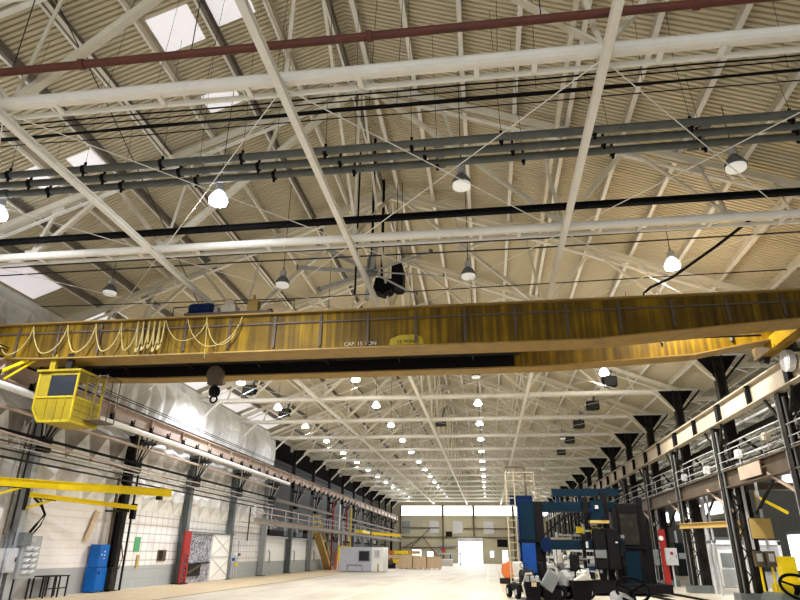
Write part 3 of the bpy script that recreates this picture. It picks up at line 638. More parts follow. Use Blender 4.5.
# festoon cables
fx = [-17.9, -16.65, -15.3, -14.0, -12.95, -12.0, -11.4, -11.2, -11.0, -10.8, -10.62, -10.45]
def loop(xa, xb, z0, sag, y): return [(xa+(xb-xa)*u, y+.04*math.sin(u*9), z0-sag*(1-(2*u-1)**2)**.75) for u in [i/14 for i in range(15)]]
for i in range(len(fx)-1):
    y = 18.02-.0115*(fx[i]+3.3)-.1
    sag = 1.0 if fx[i+1]-fx[i] > .5 else 1.08-.06*(i % 3)
    tag(MB().path(loop(fx[i], fx[i+1], 8.75, sag, y), .022 if i < 6 else .026, 6).build('festoon_cable', 'rope', smooth=True),
        ('wide tan festoon loop hung on the yellow girder, %s from the left' % ORD[i].replace('nearest', 'first')) if i < 6 else 'tightly bunched tan festoon loop on the yellow girder', 'cable', None if i < 6 else 'bunched festoon loops')
for i, (xa, xb, s) in enumerate(((-10.4, -8.95, .75), (-8.95, -7.75, .95), (-9.6, -7.7, 1.0))):
    tag(MB().path(loop(xa, xb, 8.75, s, 18.0-.05*i), .014, 6).build('festoon_cable', 'rope', smooth=True), 'thin slack cable loop under the trolley motors, %s' % ['left', 'middle', 'widest'][i], 'cable')
tag(MB().path([(-8.95, 17.95, 8.8), (-8.9, 17.95, 8.2), (-8.85, 17.95, 7.4)], .012).build('pull_cord', 'rope'), 'thin cord dropping straight down the yellow girder', 'cord')

# ------------------------------------------------------------------ runways (high level)
def runway(x, y0, y1, web, label, nm, sgn, npart):
    t = thing('runway_girder', label, 'crane runway', (x, y0, 6.95))
    MB().sweep([(x, y0, 7.35), (x, y1, 7.35)], prof_i(.36, .8 if sgn > 0 else .62, .04)).build('girder', web, t)
    MB().bb((x-.04, y0, 7.76 if sgn > 0 else 7.66), (x+.04, y1, 7.88 if sgn > 0 else 7.8)).build('rail', 'dark', t)
    y = y0+.9; i = 0
    while y < y1 and i < 99:
        if sgn > 0:
            w = .30 if i % 2 == 0 else .14
            MB().bb((x-.19, y-w/2, 6.99), (x-.01, y+w/2, 7.71)).build('stiffener', 'black', t)
        else: MB().bb((x+.01, y-.03, 7.08), (x+.17, y+.03, 7.62)).build('stiffener', web, t)
        y += 3.375; i += 1
    return t
rr = runway(10.2, 20.4, 118, 'beige', 'beige crane runway girder with black plates along the right columns', 'right', 1, 0)
MB().lathe((10.0, 20.9, 7.6), [(.3, -.12), (.36, -.1), (.36, .1), (.3, .12)], 20, 'x').build('end_stop', 'greyl', rr)
rl = runway(-16.45, 4, 118, 'pinkb', 'dusty pinkish crane runway girder along the left wall', 'left', -1, 0)
# left conductor bars and brackets
for i, z in enumerate((7.98, 8.08)):
    tag(MB().tube((-16.25, 6, z), (-16.25, 118, z), .02, 5).build('conductor_bar', 'black'), 'black conductor line above the left runway girder, %s' % ['lower', 'upper'][i], 'conductor')
tag(MB().tube((-15.95, 4, 6.72), (-15.95, 50.2, 6.72), .125, 12).build('white_pipe', 'white', smooth=True), 'long white pipe along the left runway girder', 'pipe')
y = 14.5; i = 0
while y < 80 :
    t = thing('conductor_bracket', 'black insulator bracket on the left runway girder', 'bracket', (-16.1, y, 6.9), 'insulator brackets on the left runway')
    MB().bb((-16.3, y-.05, 6.86), (-15.95, y+.05, 6.94)).build('arm', 'black', t)
    MB().lathe((-16.1, y, 6.94), [(.03, 0), (.09, .02), (.04, .06), (.09, .1), (.04, .14), (.07, .18), (.02, .22)], 8).build('insulator', 'black', t)
    MB().tube((-16.0, y, 6.94), (-16.0, y+.05, 7.2), .03, 6).build('insulator', 'black', t)
    y += 1.7 if y < 50 else 1.69
# pipes on the left wall
for i, (z, r, m, l, ya, yb) in enumerate(((6.38, .07, 'pinkb', 'stained tan pipe under the white pipe', 6, 50), (5.62, .06, 'black', 'black pipe below the operator cab', 6, 50), (5.40, .035, 'greyl', 'thin pale conduit below the black pipe', 6, 49), (5.26, .03, 'brown', 'thin brown conduit on the left wall', 6, 49), (5.12, .03, 'greyl', 'second thin pale conduit on the left wall', 6, 49), (4.98, .03, 'dark', 'thin dark conduit on the left wall', 6, 49), (4.72, .04, 'dark', 'lowest dark conduit on the left wall', 6, 49))):
    tag(MB().tube((-16.75, ya, z), (-16.75, yb, z), r, 8).build('wall_pipe', m), l, 'pipe')
tag(MB().tube((-16.35, 4, 5.9), (-16.35, 31, 5.1), .04, 8).build('wall_pipe', 'pinkb'), 'sloping tan pipe crossing the left wall conduits', 'pipe')
# eave skylight strips, left side, bright deck patches put in as emissive panels
for k in range(2, 6):
    tag(MB().add([(-18.0, YK[k]+.4, zdeck(-18.0)-.02), (-16.35, YK[k]+.4, zdeck(-16.35)-.02), (-16.35, YK[k]+6.4, zdeck(-16.35)-.02), (-18.0, YK[k]+6.4, zdeck(-18.0)-.02),
        (-18.0, YK[k]+.4, zdeck(-18.0)+.0), (-16.35, YK[k]+.4, zdeck(-16.35)+.0), (-16.35, YK[k]+6.4, zdeck(-16.35)+.0), (-18.0, YK[k]+6.4, zdeck(-18.0)+.0)], [(0, 1, 2, 3), (4, 5, 6, 7), (0, 1, 5, 4), (1, 2, 6, 5), (2, 3, 7, 6), (3, 0, 4, 7)]).build('glow_panel', 'glowb'),
        'pinkish skylight strip at the left eave, %s of four' % ORD[k-2], 'glow')
# skylight sheets higher on the left slope, bright deck patches put in as emission
for i, (x, y, w, l, t_) in enumerate(((-8.75, 11.3, 1.3, 1.2, 'bright skylight sheet high on the left slope, above the red pipe'), (-7.15, 11.0, 1.2, 1.3, 'bright skylight sheet next to the first, nearer the ridge'), (-8.4, 14.4, 1.0, .8, 'small bright skylight sheet behind the cable strand'), (-14.1, 14.5, .95, 1.1, 'bright skylight sheet low on the left slope over the conduits'), (-12.8, 14.7, 1.0, .9, 'second bright skylight sheet over the conduits, right of the lower one'), (-18.2, 18.2, 1.6, 2.6, 'bright skylight sheet at the left eave above the crane'))):
    x2 = x+w
    tag(MB().add([(x, y, zdeck(x)-.02), (x2, y, zdeck(x2)-.02), (x2, y+l, zdeck(x2)-.02), (x, y+l, zdeck(x)-.02), (x, y, zdeck(x)), (x2, y, zdeck(x2)), (x2, y+l, zdeck(x2)), (x, y+l, zdeck(x))], [(0, 1, 2, 3), (4, 5, 6, 7), (0, 1, 5, 4), (1, 2, 6, 5), (2, 3, 7, 6), (3, 0, 4, 7)]).build('glow_panel', 'glowb'), t_, 'glow')

# lift the high steelwork onto its datum
for o in list(C.objects):
    if o.parent is None and not o.name.startswith(('floor', 'wall', 'insulation', 'door', 'window', 'hose', 'end_wall')):
        o.location.z += DZ
for k_ in WL: pass

# ------------------------------------------------------------------ columns
def left_col(variant):
    t = thing('steel_column', '', 'column', (0, 0, 0), 'left columns')
    m = {'grey': 'grey', 'dark': 'dark', 'slate': 'greyd'}[variant]
    MB().sweep([(0, 0, .03), (0, 0, 7.0)], prof_i(.32, .4, .035), up=(1, 0, 0)).build('shaft', m, t)
    MB().bb((-.28, -.3, 0), (.28, .3, .04)).build('base_plate', 'dark', t)
    MB().sweep([(-.05, 0, 7.0), (-.05, 0, 10.4)], prof_i(.25, .3, .03), up=(1, 0, 0)).build('upper_shaft', 'dark', t)
    b = MB(); b.prism([(-.1, 10.4), (1.0, 10.4), (.1, 9.4), (-.1, 9.4)], 'y', .06, .09); b.build('gusset', 'dark', t)
    MB().bar((.08, 0, 9.15), (1.35, 0, 10.42), .12, .1).build('knee_brace', 'steelw', t)
    # bracket fan under the runway girder
    b = MB(); 
    for y in (-1.0, -.55, 0, .55, 1.0): b.bar((.35, y*.25, 5.7), (.75, y, 7.02), .06, .06)
    b.bb((.2, -.25, 5.2), (.5, .25, 5.75)); b.bb((.2, -.6, 6.6), (.9, .6, 6.72)); b.build('runway_bracket', 'dark', t)
    for s in (-.9, .9): MB().bar((.45, s*.3, 5.8), (.8, s, 6.95), .05, .05).build('bracket_strut', 'greyl' if variant != 'dark' else 'beige', t)
    return t
LCY = [YK[k]-.75 for k in range(17)]
protos = {v: left_col(v) for v in ('grey', 'dark', 'slate')}; seen = set()
LCL = {1: ('grey', 'grey left column beside the viewer'), 2: ('grey', 'pale grey left column carrying the switchboard'), 3: ('dark', 'black left column beside the blue locker'), 4: ('slate', 'slate left column wrapped by the red guard post'), 5: ('slate', 'left column just beyond the white door panel')}
LCL[16] = ('dark', 'last left column in the far corner')
for k in range(1, 17):
    v, l = LCL.get(k, ('slate' if k % 2 else 'grey', '%s left column from the camera, in the far row' % ORD[k]))
    if v not in seen and k > 6: protos[v].location = (XL, LCY[k], 0); protos[v]['label'] = l; seen.add(v)
    else: dup(protos[v], (XL, LCY[k], 0), l, skip=('upper_shaft', 'gusset') if k < 7 else ())
def right_col():
    t = thing('steel_column', '', 'column', (0, 0, 0), 'right columns')
    MB().sweep([(0, 0, .03), (0, 0, 10.4)], prof_i(.38, .42, .04), up=(1, 0, 0)).build('shaft', 'dark', t)
    MB().sweep([(-.62, 0, .03), (-.62, 0, 7.02)], prof_i(.3, .32, .03), up=(1, 0, 0)).build('crane_leg', 'dark', t)
    b = MB(); z = .6; s = 1
    while z < 6.6: b.bar((-.55, -.17, z), (-.05, -.17, z+.7), .05, .04); b.bar((-.05, -.17, z), (-.55, -.17, z+.7), .05, .04); z += .9
    b.build('lacing', 'dark', t)
    MB().bb((-.95, -.4, 0), (.4, .4, .35)).build('plinth', 'greyd', t)
    MB().prism([(-.95, 10.42), (.95, 10.42), (.2, 9.45), (-.2, 9.45)], 'y', .02, .06).build('gusset', 'black', t)
    for s in (-1, 1): MB().bar((s*.2, 0, 9.25), (s*1.3, 0, 10.42), .12, .09).build('knee_brace', 'steel' if s < 0 else 'dark', t)
    for y in (-1.1, 1.1): MB().bar((-.62, y*.15, 5.9), (-.72, y, 7.0), .09, .09).build('runway_brace', 'dark', t)
    for y, m, r in ((-.32, 'greyd', .05), (.3, 'greyl', .03), (-.42, 'dark', .03)): MB().tube((-.72, y, .35), (-.72, y, 6.8), r, 8).build('conduit', m, t)
    return t
rc = right_col(); first = True
RCL = {2: 'right column just out past the picture edge', 3: 'dark right column carrying the ochre board, nearest in view', 4: 'right column with clustered pale conduits before the booth', 5: 'right column with the red guard post'}
for k in range(2, 17):
    l = RCL.get(k, '%s dark right column from the camera, in the far row' % ORD[k])
    if first: rc.location = (XR-.1, YK[k]-.3, 0); rc['label'] = l; first = False
    else: dup(rc, (XR-.1, YK[k]-.3, 0), l)

# right lower girder, walkway, rails
t = thing('lower_girder', 'brown grimy lower girder under the right walkway rails', 'girder', (10.5, 20, 4.6))
MB().sweep([(10.3, 19.5, 4.8), (10.3, 75, 4.68)], prof_i(.34, .72, .05)).build('beam', 'brown', t)
MB().bb((10.08, 24.9, 4.55), (10.12, 27.0, 5.05)).build('patch_plate', 'pinkb', t)
for k in range(2, 9):
    MB().bar((10.3, YK[k]-.5, 3.5), (10.3, YK[k]+2.1, 4.6), .1, .1).build('knee_brace', 'pinkb', t)
t = thing('walkway_rail', 'thin pale handrail above the right lower girder', 'railing', (10.2, 20, 5.7))
for z in (5.22, 5.5, 5.9): MB().tube((10.15, 19.5, z), (10.15, 60, z-.1), .014 if z < 5.8 else .018, 6).build('rail', 'greyl', t)
y = 20
while y < 60: MB().tube((10.15, y, 5.14), (10.15, y, 5.85), .013, 6).build('post', 'greyl', t); y += 2.25
for i, (x, z) in enumerate(((10.5, 5.4), (10.6, 5.6), (10.75, 5.95), (10.6, 6.3))):
    tag(MB().path([(x, 19+q*2.2, z+.012*math.sin(q*1.7+i)) for q in range(22)], .03, 6).build('conduit_run', 'greyl' if i % 2 else 'dark'), 'lengthwise conduit behind the right handrail, %s' % ['lowest', 'second from bottom', 'third from bottom', 'topmost'][i], 'conduit')
for i, (y, z, m) in enumerate(((27.5, 5.5, 'white'), (31.6, 5.35, 'white'), (35.2, 5.4, 'greyl'), (24.6, 5.7, 'beige'))):
    t = thing('junction_box', 'small %s junction box on the right handrail run, %s' % ('white' if m == 'white' else 'pale', ORD[i]), 'junction box', (10.4, y, z))
    MB().box((10.4, y, z+.15), (.2, .3, .35)).build('box', m, t, bevel=.01)
    MB().box((10.28, y, z+.15), (.02, .22, .26)).build('cover', m, t)
    MB().tube((10.4, y, z-.3), (10.4, y, z), .03, 6).build('conduit', 'greyl', t)

# left walkway with railing
t = thing('walkway', 'pale steel walkway with pipe railing on the far left columns', 'walkway', (-16.2, 42, 4.1))
MB().bb((-16.8, 42, 3.55), (-15.6, 118, 3.62)).build('deck', 'greyl', t)
MB().sweep([(-15.6, 42, 3.7), (-15.6, 118, 3.7)], prof_c(.1, .26, .03)).build('edge_channel', 'brownl', t)
for z in (4.2, 4.65): MB().tube((-15.6, 42, z), (-15.6, 118, z), .035, 6).build('rail', 'pinkb', t)
y = 42.2
while y < 118: MB().tube((-15.6, y, 3.6), (-15.6, y, 4.65), .03, 6).build('post', 'greyl', t); y += 3.36
t = thing('lattice_girder', 'beige lengthwise beam below the left crane runway, far half', 'beam', (-16.6, 49, 5.4))
MB().sweep([(-16.5, 49, 5.5), (-16.5, 118, 5.3)], prof_i(.2, .22, .03)).build('beam', 'brownl', t)

# ------------------------------------------------------------------ left wall equipment
def jib(label, base, end, h, d, zt, m='yellow'):
    b0, e0 = Vector(base), Vector(end)
    t = thing('jib_crane', label, 'jib crane', (b0.x, b0.y, b0.z-.4))
    MB().sweep([b0, e0], prof_i(.16, h, .035)).build('boom', m, t)
    dirv = (e0-b0).normalized()
    MB().bar(b0+dirv*.2-Vector((0, 0, h/2)), b0+dirv*1.0-Vector((0, 0, h/2+.02)), .12, .03).build('splice_plate', 'dark', t)
    MB().tube(b0+Vector((-.12, 0, -.55)), b0+Vector((-.12, 0, .4)), .07, 10).build('pivot', 'dark', t)
    MB().bar(b0+Vector((-.1, 0, -.5)), b0+dirv*.9-Vector((0, 0, h/2)), .08, .08).build('strut', m, t)
    b = MB(); c = e0-dirv*.5-Vector((0, 0, h/2+.08)); b.box(c, (.2, .2, .14)); b.build('trolley', 'dark', t)
    return t
jib('upper yellow jib boom reaching in from the left edge', (-17.1, 20.2, 3.93), (-13.18, 25.45, 3.97), .30, 1, 4.6)
jib('lower yellow jib boom pivoting from the grey left column', (-16.95, 21.9, 3.62), (-15.0, 26.1, 3.42), .17, 1, 4.0)
# switchboard
t = thing('switchboard', 'grey switchboard with rows of pale disconnect handles on the grey column', 'switchboard', (-17.1, 22.6, .6))
MB().bb((-17.3, 22.15, .72), (-16.95, 23.15, 2.2)).build('backboard', 'grey', t, bevel=.02)
b = MB(); b.bb((-17.3, 22.0, 1.85), (-16.88, 22.45, 2.3)); b.build('upper_box', 'greyd', t)
for i in range(5):
    for j in range(2):
        z = .95+i*.2; y = 22.42+j*.34
        d = MB().bb((-16.95, y-.14, z-.075), (-16.87, y+.14, z+.075)).build('breaker', 'greyl', t, bevel=.008)
        MB().bar((-16.85, y-.06, z-.02), (-16.80, y+.08, z+.05), .04, .03).build('handle', 'white', d)
MB().bb((-16.95, 22.5, 1.98), (-16.9, 22.72, 2.12)).build('meter', 'greyl', t)
for y in (22.25, 23.1): MB().bar((-17.1, y, 0), (-17.1, y, .75), .05, .05).build('leg', 'dark', t)
t = thing('fuse_box', 'pale grey fuse box left of the switchboard', 'electrical box', (-17.05, 21.7, .9))
MB().bb((-17.3, 21.4, .95), (-16.95, 21.98, 1.75)).build('housing', 'greyl', t, bevel=.015)
MB().bb((-16.95, 21.46, 1.0), (-16.93, 21.92, 1.7)).build('door', 'greyl', t); MB().bar((-16.91, 21.88, 1.3), (-16.91, 21.88, 1.45), .03, .03).build('handle', 'dark', t)
MB().tube((-17.1, 21.6, 0), (-17.1, 21.6, .96), .04, 6).build('conduit', 'greyl', t)
t = thing('electrical_cabinet', 'grey cabinet cut by the left picture edge', 'cabinet', (-17.1, 20.6, 0))
MB().bb((-17.4, 19.9, 1.0), (-16.8, 21.1, 1.75)).build('housing', 'grey', t, bevel=.02)
MB().bb((-16.8, 19.98, 1.05), (-16.77, 21.02, 1.7)).build('door', 'greyl', t)
MB().bb((-17.35, 19.95, 0), (-16.9, 21.05, 1.0)).build('stand', 'dark', t)
tag(MB().path([(-17.3, 22.7, 2.2), (-17.25, 23.0, 2.6), (-17.2, 23.3, 3.0), (-17.2, 23.0, 3.3), (-17.2, 22.5, 3.55)], .05, 8).build('power_cable', 'black', smooth=True), 'looped thick black cable rising from the switchboard', 'cable')
tag(MB().path([(-17.3, 22.9, 2.2), (-17.25, 23.25, 2.6), (-17.25, 23.4, 2.95), (-17.2, 22.9, 3.5), (-17.2, 22.4, 3.7)], .03, 8).build('power_cable', 'black', smooth=True), 'thinner black cable beside the thick one over the switchboard', 'cable')
for i, (y, z) in enumerate(((20.6, 2.6), (20.9, 3.0), (21.2, 3.2))):
    tag(MB().tube((-17.1, y+.3, z-.8), (-17.1, y+.35, 6.2), .035, 6).build('wall_conduit', ['greyl', 'brown', 'dark'][i]), '%s vertical conduit left of the grey column' % ['pale', 'brown', 'dark'][i], 'conduit')
t = thing('tapped_box', 'white electrical box high at the left picture edge', 'electrical box', (-17.3, 20.9, 2.3))
MB().bb((-17.45, 20.3, 2.3), (-17.1, 21.0, 3.1)).build('housing', 'white', t, bevel=.02); MB().bb((-17.1, 20.36, 2.36), (-17.08, 20.94, 3.04)).build('door', 'white', t)
# bench
t = thing('steel_bench', 'small dark steel frame bench against the grey dado', 'bench', (-17.1, 24.4, 0))
MB().bb((-17.45, 23.7, .74), (-16.85, 25.15, .78)).build('top', 'dark', t)
for y in (23.75, 24.3, 24.6, 25.1):
    for x in (-17.4, -16.9): MB().bb((x-.025, y-.025, 0), (x+.025, y+.025, .74)).build('leg', 'dark', t)
MB().bb((-16.92, 23.75, .3), (-16.88, 25.1, .34)).build('stretcher', 'dark', t)
# blue locker
t = thing('steel_locker', 'bright blue two-tier locker beside the black column', 'locker', (-17.2, 27.6, 0))
MB().bb((-17.5, 27.1, .04), (-17.0, 27.95, .98)).build('lower_body', 'blue', t, bevel=.02)
MB().bb((-17.5, 27.15, 1.0), (-17.05, 27.95, 1.95)).build('upper_body', 'blue', t, bevel=.02)
d = MB().bb((-17.05, 27.2, 1.04), (-17.03, 27.9, 1.91)).build('door', 'blue', t)
for i in range(3): MB().bb((-17.03, 27.55, 1.35+i*.14), (-17.02, 27.62, 1.4+i*.14)).build('latch', 'white', d)
MB().bb((-17.03, 27.35, 1.5), (-17.02, 27.41, 1.56)).build('latch', 'white', d)
d = MB().bb((-17.0, 27.15, .1), (-16.98, 27.9, .94)).build('door', 'blue', t); MB().bb((-16.98, 27.25, .75), (-16.95, 27.31, .85)).build('handle', 'dark', d)
# leaning board, black pipes at the black column
tag(MB().bar((-17.5, 26.7, 2.1), (-17.5, 27.2, 3.35), .05, .25, up=(0, 1, 0)).build('leaning_plank', 'wood'), 'tan strip of board above the blue locker', 'board')
t = thing('pipe_cluster', 'black vertical pipes and valve clamped to the black column', 'pipe', (-16.95, 28.8, 0))
for y, r, z in ((28.3, .07, 5.0), (28.15, .05, 3.6), (29.2, .05, 6.0)): MB().tube((-17.0, y, 0), (-17.0, y, z), r, 8).build('pipe', 'black', t)
MB().bb((-17.1, 28.0, .1), (-16.8, 28.5, 1.0)).build('valve_box', 'dark', t, bevel=.03)
MB().bar((-17.0, 27.0, 3.35), (-17.0, 28.6, 3.42), .06, .09).build('bracket_arm', 'black', t)
MB().bb((-17.0, 29.0, 3.1), (-16.8, 29.25, 3.8)).build('clip', 'black', t)
tag(MB().tube((-17.1, 27.95, 0), (-17.3, 28.1, 4.9), .06, 8).build('wall_conduit', 'brown'), 'brownish conduit left of the black column', 'conduit')
tag(MB().bb((-17.6, 30.9, 1.65), (-17.57, 31.45, 2.35)).build('notice_sheet', 'green'), 'green notice on the white block wall', 'notice')
t = thing('louvre_vent', 'small brown framed vent in the white block wall', 'vent', (-17.58, 33.9, 1.2))
MB().bb((-17.6, 33.4, 1.2), (-17.55, 34.3, 1.75)).build('frame', 'brown', t); MB().bb((-17.56, 33.5, 1.26), (-17.53, 33.9, 1.7)).build('grille', 'dark', t)
tag(MB().bb((-17.58, 31.3, .9), (-17.54, 31.5, 1.5)).build('patch_board', 'ochre'), 'narrow tan patch under the green notice', 'board')
tag(MB().path([(-17.5, 29.6, 2.0), (-17.5, 29.9, 1.4), (-17.5, 29.7, .9)], .03, 6).build('hose', 'dark'), 'short dark hose on the block wall right of the black column', 'hose')
# red guard post
t = thing('red_guard_post', 'red lattice guard post at the base of the left column', 'guard post', (-16.9, 35.4, 0))
b = MB()
for y in (35.0, 35.7): b.bar((-16.95, y, 0), (-16.95, y, 2.75), .14, .08, up=(1, 0, 0))
b.bb((-17.0, 35.0, 1.5), (-16.9, 35.7, 2.75)); b.build('post', 'red', t)
b = MB(); z = .1
while z < 1.4: b.bar((-16.93, 35.0, z), (-16.93, 35.7, z+.3), .05, .06); b.bar((-16.93, 35.7, z), (-16.93, 35.0, z+.3), .05, .06); z += .34
b.build('lattice', 'red', t); MB().bb((-17.1, 34.9, 0), (-16.8, 35.8, .05)).build('base', 'dark', t)
# mottled board and white panel
t = thing('scrap_board', 'tall mottled grey board between the red post and the white panel', 'board', (-17.4, 37.9, 0))
MB().bb((-17.35, 36.2, 0), (-17.25, 39.35, 2.68)).build('board', 'camo', t)
MB().bb((-17.25, 36.5, .35), (-17.2, 38.1, 1.05)).build('opening', 'dark', t); MB().bar((-17.2, 36.3, .5), (-17.2, 37.9, .9), .06, .1).build('flap', 'brown', t)
MB().bb((-17.24, 37.6, 1.02), (-17.15, 39.3, 1.08)).build('ledge', 'dark', t)
t = thing('sliding_door_panel', 'white door panel with pressed cross bracing on the left wall', 'door panel', (-17.2, 41, 0))
MB().bb((-17.3, 39.45, .02), (-17.18, 42.55, 2.7)).build('panel', 'white', t)
b = MB(); b.bb((-17.18, 39.45, 1.32), (-17.15, 42.55, 1.42))
for z0, z1 in ((.1, 1.3), (1.45, 2.65)): b.bar((-17.17, 39.5, z0), (-17.17, 42.5, z1), .07, .025, up=(1, 0, 0)); b.bar((-17.17, 39.5, z1), (-17.17, 42.5, z0), .07, .025, up=(1, 0, 0))
b.build('cross_bracing', 'seat', t)
MB().bb((-17.32, 36.0, 2.7), (-17.1, 42.7, 2.78)).build('track', 'greyd', t)
# hanging pole
tag(MB().path([(-15.9, 42.3, 4.55), (-15.9, 42.0, 4.5), (-15.9, 41.9, 2.35)], .045, 8).build('hanging_pole', 'dark'), 'dark hooked pole hanging from the walkway end', 'pole')
MBx = MB()
# wall gear near column 5
t = thing('pipe_manifold', 'grey pipes and valves on the wall beyond the white panel', 'pipes', (-17.2, 43.6, 0))
for y, z in ((43.2, 2.2), (43.6, 1.7), (44.1, 2.4)): MB().tube((-17.3, y, .1), (-17.3, y, z), .05, 6).build('pipe', 'greyl', t)
for y, z, m in ((43.2, 1.2, 'blue'), (43.7, .9, 'yellow'), (44.1, 1.5, 'greyd'), (43.5, 1.55, 'white')): MB().box((-17.2, y, z), (.14, .2, .2)).build('valve', m, t)
# recess rooms between far left columns: white booths
for i, k in enumerate((6, 7, 8)):
    ya, yb = LCY[k]+.6, LCY[k+1]-.6
    t = thing('white_booth', 'white booth with grey base between far left columns, %s of three' % ORD[i], 'booth', (-18.2, (ya+yb)/2, 0))
    MB().bb((-19.6, ya, 1.0), (-17.5, yb, 2.75)).build('wall', 'white', t); MB().bb((-19.6, ya, 0), (-17.48, yb, 1.0)).build('base', 'grey', t)
    MB().bb((-19.7, ya-.2, 2.75), (-17.3, yb+.2, 2.88)).build('roof', 'greyl', t)
    MB().path([(-17.4, ya+1.5, .9), (-17.4, ya+1.5, 1.6), (-17.4, ya+1.2, 1.8)], .04).build('pipe', 'greyd', t)
rnd = random.Random(5)
for i in range(16):
    y = 50.5+i*3.9; k = i
    t = thing('wall_machine', 'dim stored machinery on the mezzanine behind the far left columns, %s lot' % ORD[i], 'machinery', (-18.6, y, 4.0), 'stored machinery behind the left columns')
    MB().box((-18.8, y, 3.2), (1.0, 2.2, .5)).build('bed', rnd.choice(['greyd', 'dark', 'beige']), t)
    MB().lathe((-18.7, y+.3, 3.75), [(.2, -.5), (.35, -.45), (.35, .45), (.2, .5)], 12, 'y').build('drum', rnd.choice(['greyl', 'dark', 'brown', 'beige']), t)
    MB().box((-18.6, y-.7, 3.8), (.5, .4, .7)).build('gearbox', rnd.choice(['greyl', 'grey', 'dark']), t)
    MB().path([(-18.4, y-.9, 3.4), (-18.3, y-.4, 4.4), (-18.3, y+.8, 4.2)], .05).build('pipe', 'greyl', t)
tag(MB().bb((-19.8, 50.2, 2.9), (-17.6, 116, 2.98)).build('mezzanine_deck', 'dark'), 'dark mezzanine deck behind the far left columns', 'mezzanine')
# yellow stair
t = thing('yellow_stair', 'yellow steel stair with handrails against the far left columns', 'stair', (-16.6, 64, 0))
for x in (-17.1, -16.5): MB().bar((x, 68.4, .05), (x, 62.9, 3.6), .08, .34).build('stringer', 'ochre', t)
MB().add([(-17.05, 68.3, .0), (-16.55, 68.3, .0), (-16.55, 62.9, 3.45), (-17.05, 62.9, 3.45), (-17.05, 68.3, .06), (-16.55, 68.3, .06), (-16.55, 62.9, 3.51), (-17.05, 62.9, 3.51)], [(0, 1, 2, 3), (4, 5, 6, 7), (0, 1, 5, 4), (2, 3, 7, 6), (0, 3, 7, 4), (1, 2, 6, 5)]).build('soffit', 'ochre', t)
for i in range(15): MB().box((-16.8, 68.2-i*.37, .2+i*.235), (.56, .26, .04)).build('tread', 'yellow', t)
for x in (-17.12, -16.48):
    MB().bar((x, 68.4, 1.0), (x, 62.9, 4.6), .05, .05).build('handrail', 'yellow', t)
    for q in (0, .33, .66, 1): MB().bar((x, 68.4-5.5*q, .1+3.55*q), (x, 68.4-5.5*q, 1.0+3.6*q), .05, .05).build('baluster', 'yellow', t)
for z in (4.0, 4.5, 5.0): MB().torus((-16.8, 62.5, z), .4, .03, None, 16, 5).build('cage_hoop', 'yellow', t)
for i, (y, z1, m, l) in enumerate(((70.2, 3.0, 'red', 'red hydrant post right of the yellow stair'), (69.2, 1.6, 'orange', 'short orange guard post by the yellow stair'))):
    t = thing('guard_post', l, 'post', (-16.2, y, 0)); MB().bar((-16.2, y, 0), (-16.2, y, z1), .22, .22).build('post', m, t); MB().box((-16.2, y, z1), (.36, .36, .12)).build('cap', m, t)
for i, (y, m) in enumerate(((66.8, 'red'), (69.9, 'white'), (73.4, 'red'), (76, 'yellow'))):
    tag(MB().tube((-16.15, y, 0), (-16.15, y, 6.6), .08, 8).build('riser_pipe', m), '%s vertical riser pipe on the far left side, %s' % (m, ['by the stair', 'past the stair', 'behind the grey enclosure', 'behind the enclosure, low']  [i]), 'pipe')

# ------------------------------------------------------------------ mid-hall things
t = thing('machine_enclosure', 'pale grey box enclosure with a dark window, yellow trimmed', 'enclosure', (-12.4, 63, 0))
MB().bb((-14.2, 62.0, .05), (-11.1, 65.5, 2.18)).build('body', 'lilac', t, bevel=.02)
MB().bb((-11.08, 62.05, .05), (-10.0, 65.4, 2.18)).build('annex', 'white', t, bevel=.02)
MB().bb((-14.32, 61.95, .9), (-14.14, 62.15, 2.25)).build('trim', 'yellow', t); MB().bb((-14.3, 61.95, 2.18), (-13.3, 62.1, 2.26)).build('trim', 'yellow', t)
f = MB().bb((-12.3, 61.92, .95), (-11.25, 62.0, 1.85)).build('window_frame', 'greyd', t); MB().bb((-12.24, 61.9, 1.0), (-11.32, 61.93, 1.8)).build('window', 'blueglass', f)
MB().path([(-13.35, 61.93, .1), (-13.35, 61.93, .6), (-11.95, 61.93, .6), (-11.95, 61.93, .1)], .03).build('grab_bar', 'greyd', t)
for x in (-13.45, -12.6): MB().bb((x, 61.97, .1), (x+.02, 62.0, 2.1)).build('seam', 'grey', t)
MB().bb((-10.8, 61.98, 1.3), (-10.3, 62.06, 1.9)).build('notice', 'greyl', t); MB().bb((-10.5, 61.98, .1), (-10.35, 62.06, .7)).build('outlet_box', 'ochre', t)
for i, x in enumerate((-10.4, -8.75, -7.1)):
    t = thing('wooden_crate', 'pale plywood crate, %s of the row of three' % ['leftmost', 'middle', 'rightmost'][i], 'crate', (x+.8, 77, 0), None)
    MB().bb((x, 76.2, .12), (x+1.55, 77.8, 1.35)).build('box', 'wood', t, bevel=.01)
    for dx in (.1, .7, 1.3): MB().bb((x+dx, 76.2, 0), (x+dx+.12, 77.8, .12)).build('skid', 'wood', t)
    b = MB()
    for dx in (0, 1.47): b.bb((x+dx, 76.16, .12), (x+dx+.08, 76.2, 1.35))
    b.bb((x, 76.16, 1.27), (x+1.55, 76.2, 1.35)); b.build('batten', 'wood', t)
t = thing('engine_part', 'dark machine casting on the floor left of the crates', 'machine part', (-11.4, 77, 0))
MB().box((-11.4, 77, .3), (1.0, .8, .6)).build('body', 'dark', t, bevel=.05); MB().lathe((-11.4, 76.5, .7), [(.1, -.2), (.3, -.15), (.3, .15), (.1, .2)], 14, 'y').build('wheel', 'brown', t); MB().box((-11.75, 76.7, .75), (.3, .3, .35)).build('pump', 'greyd', t)
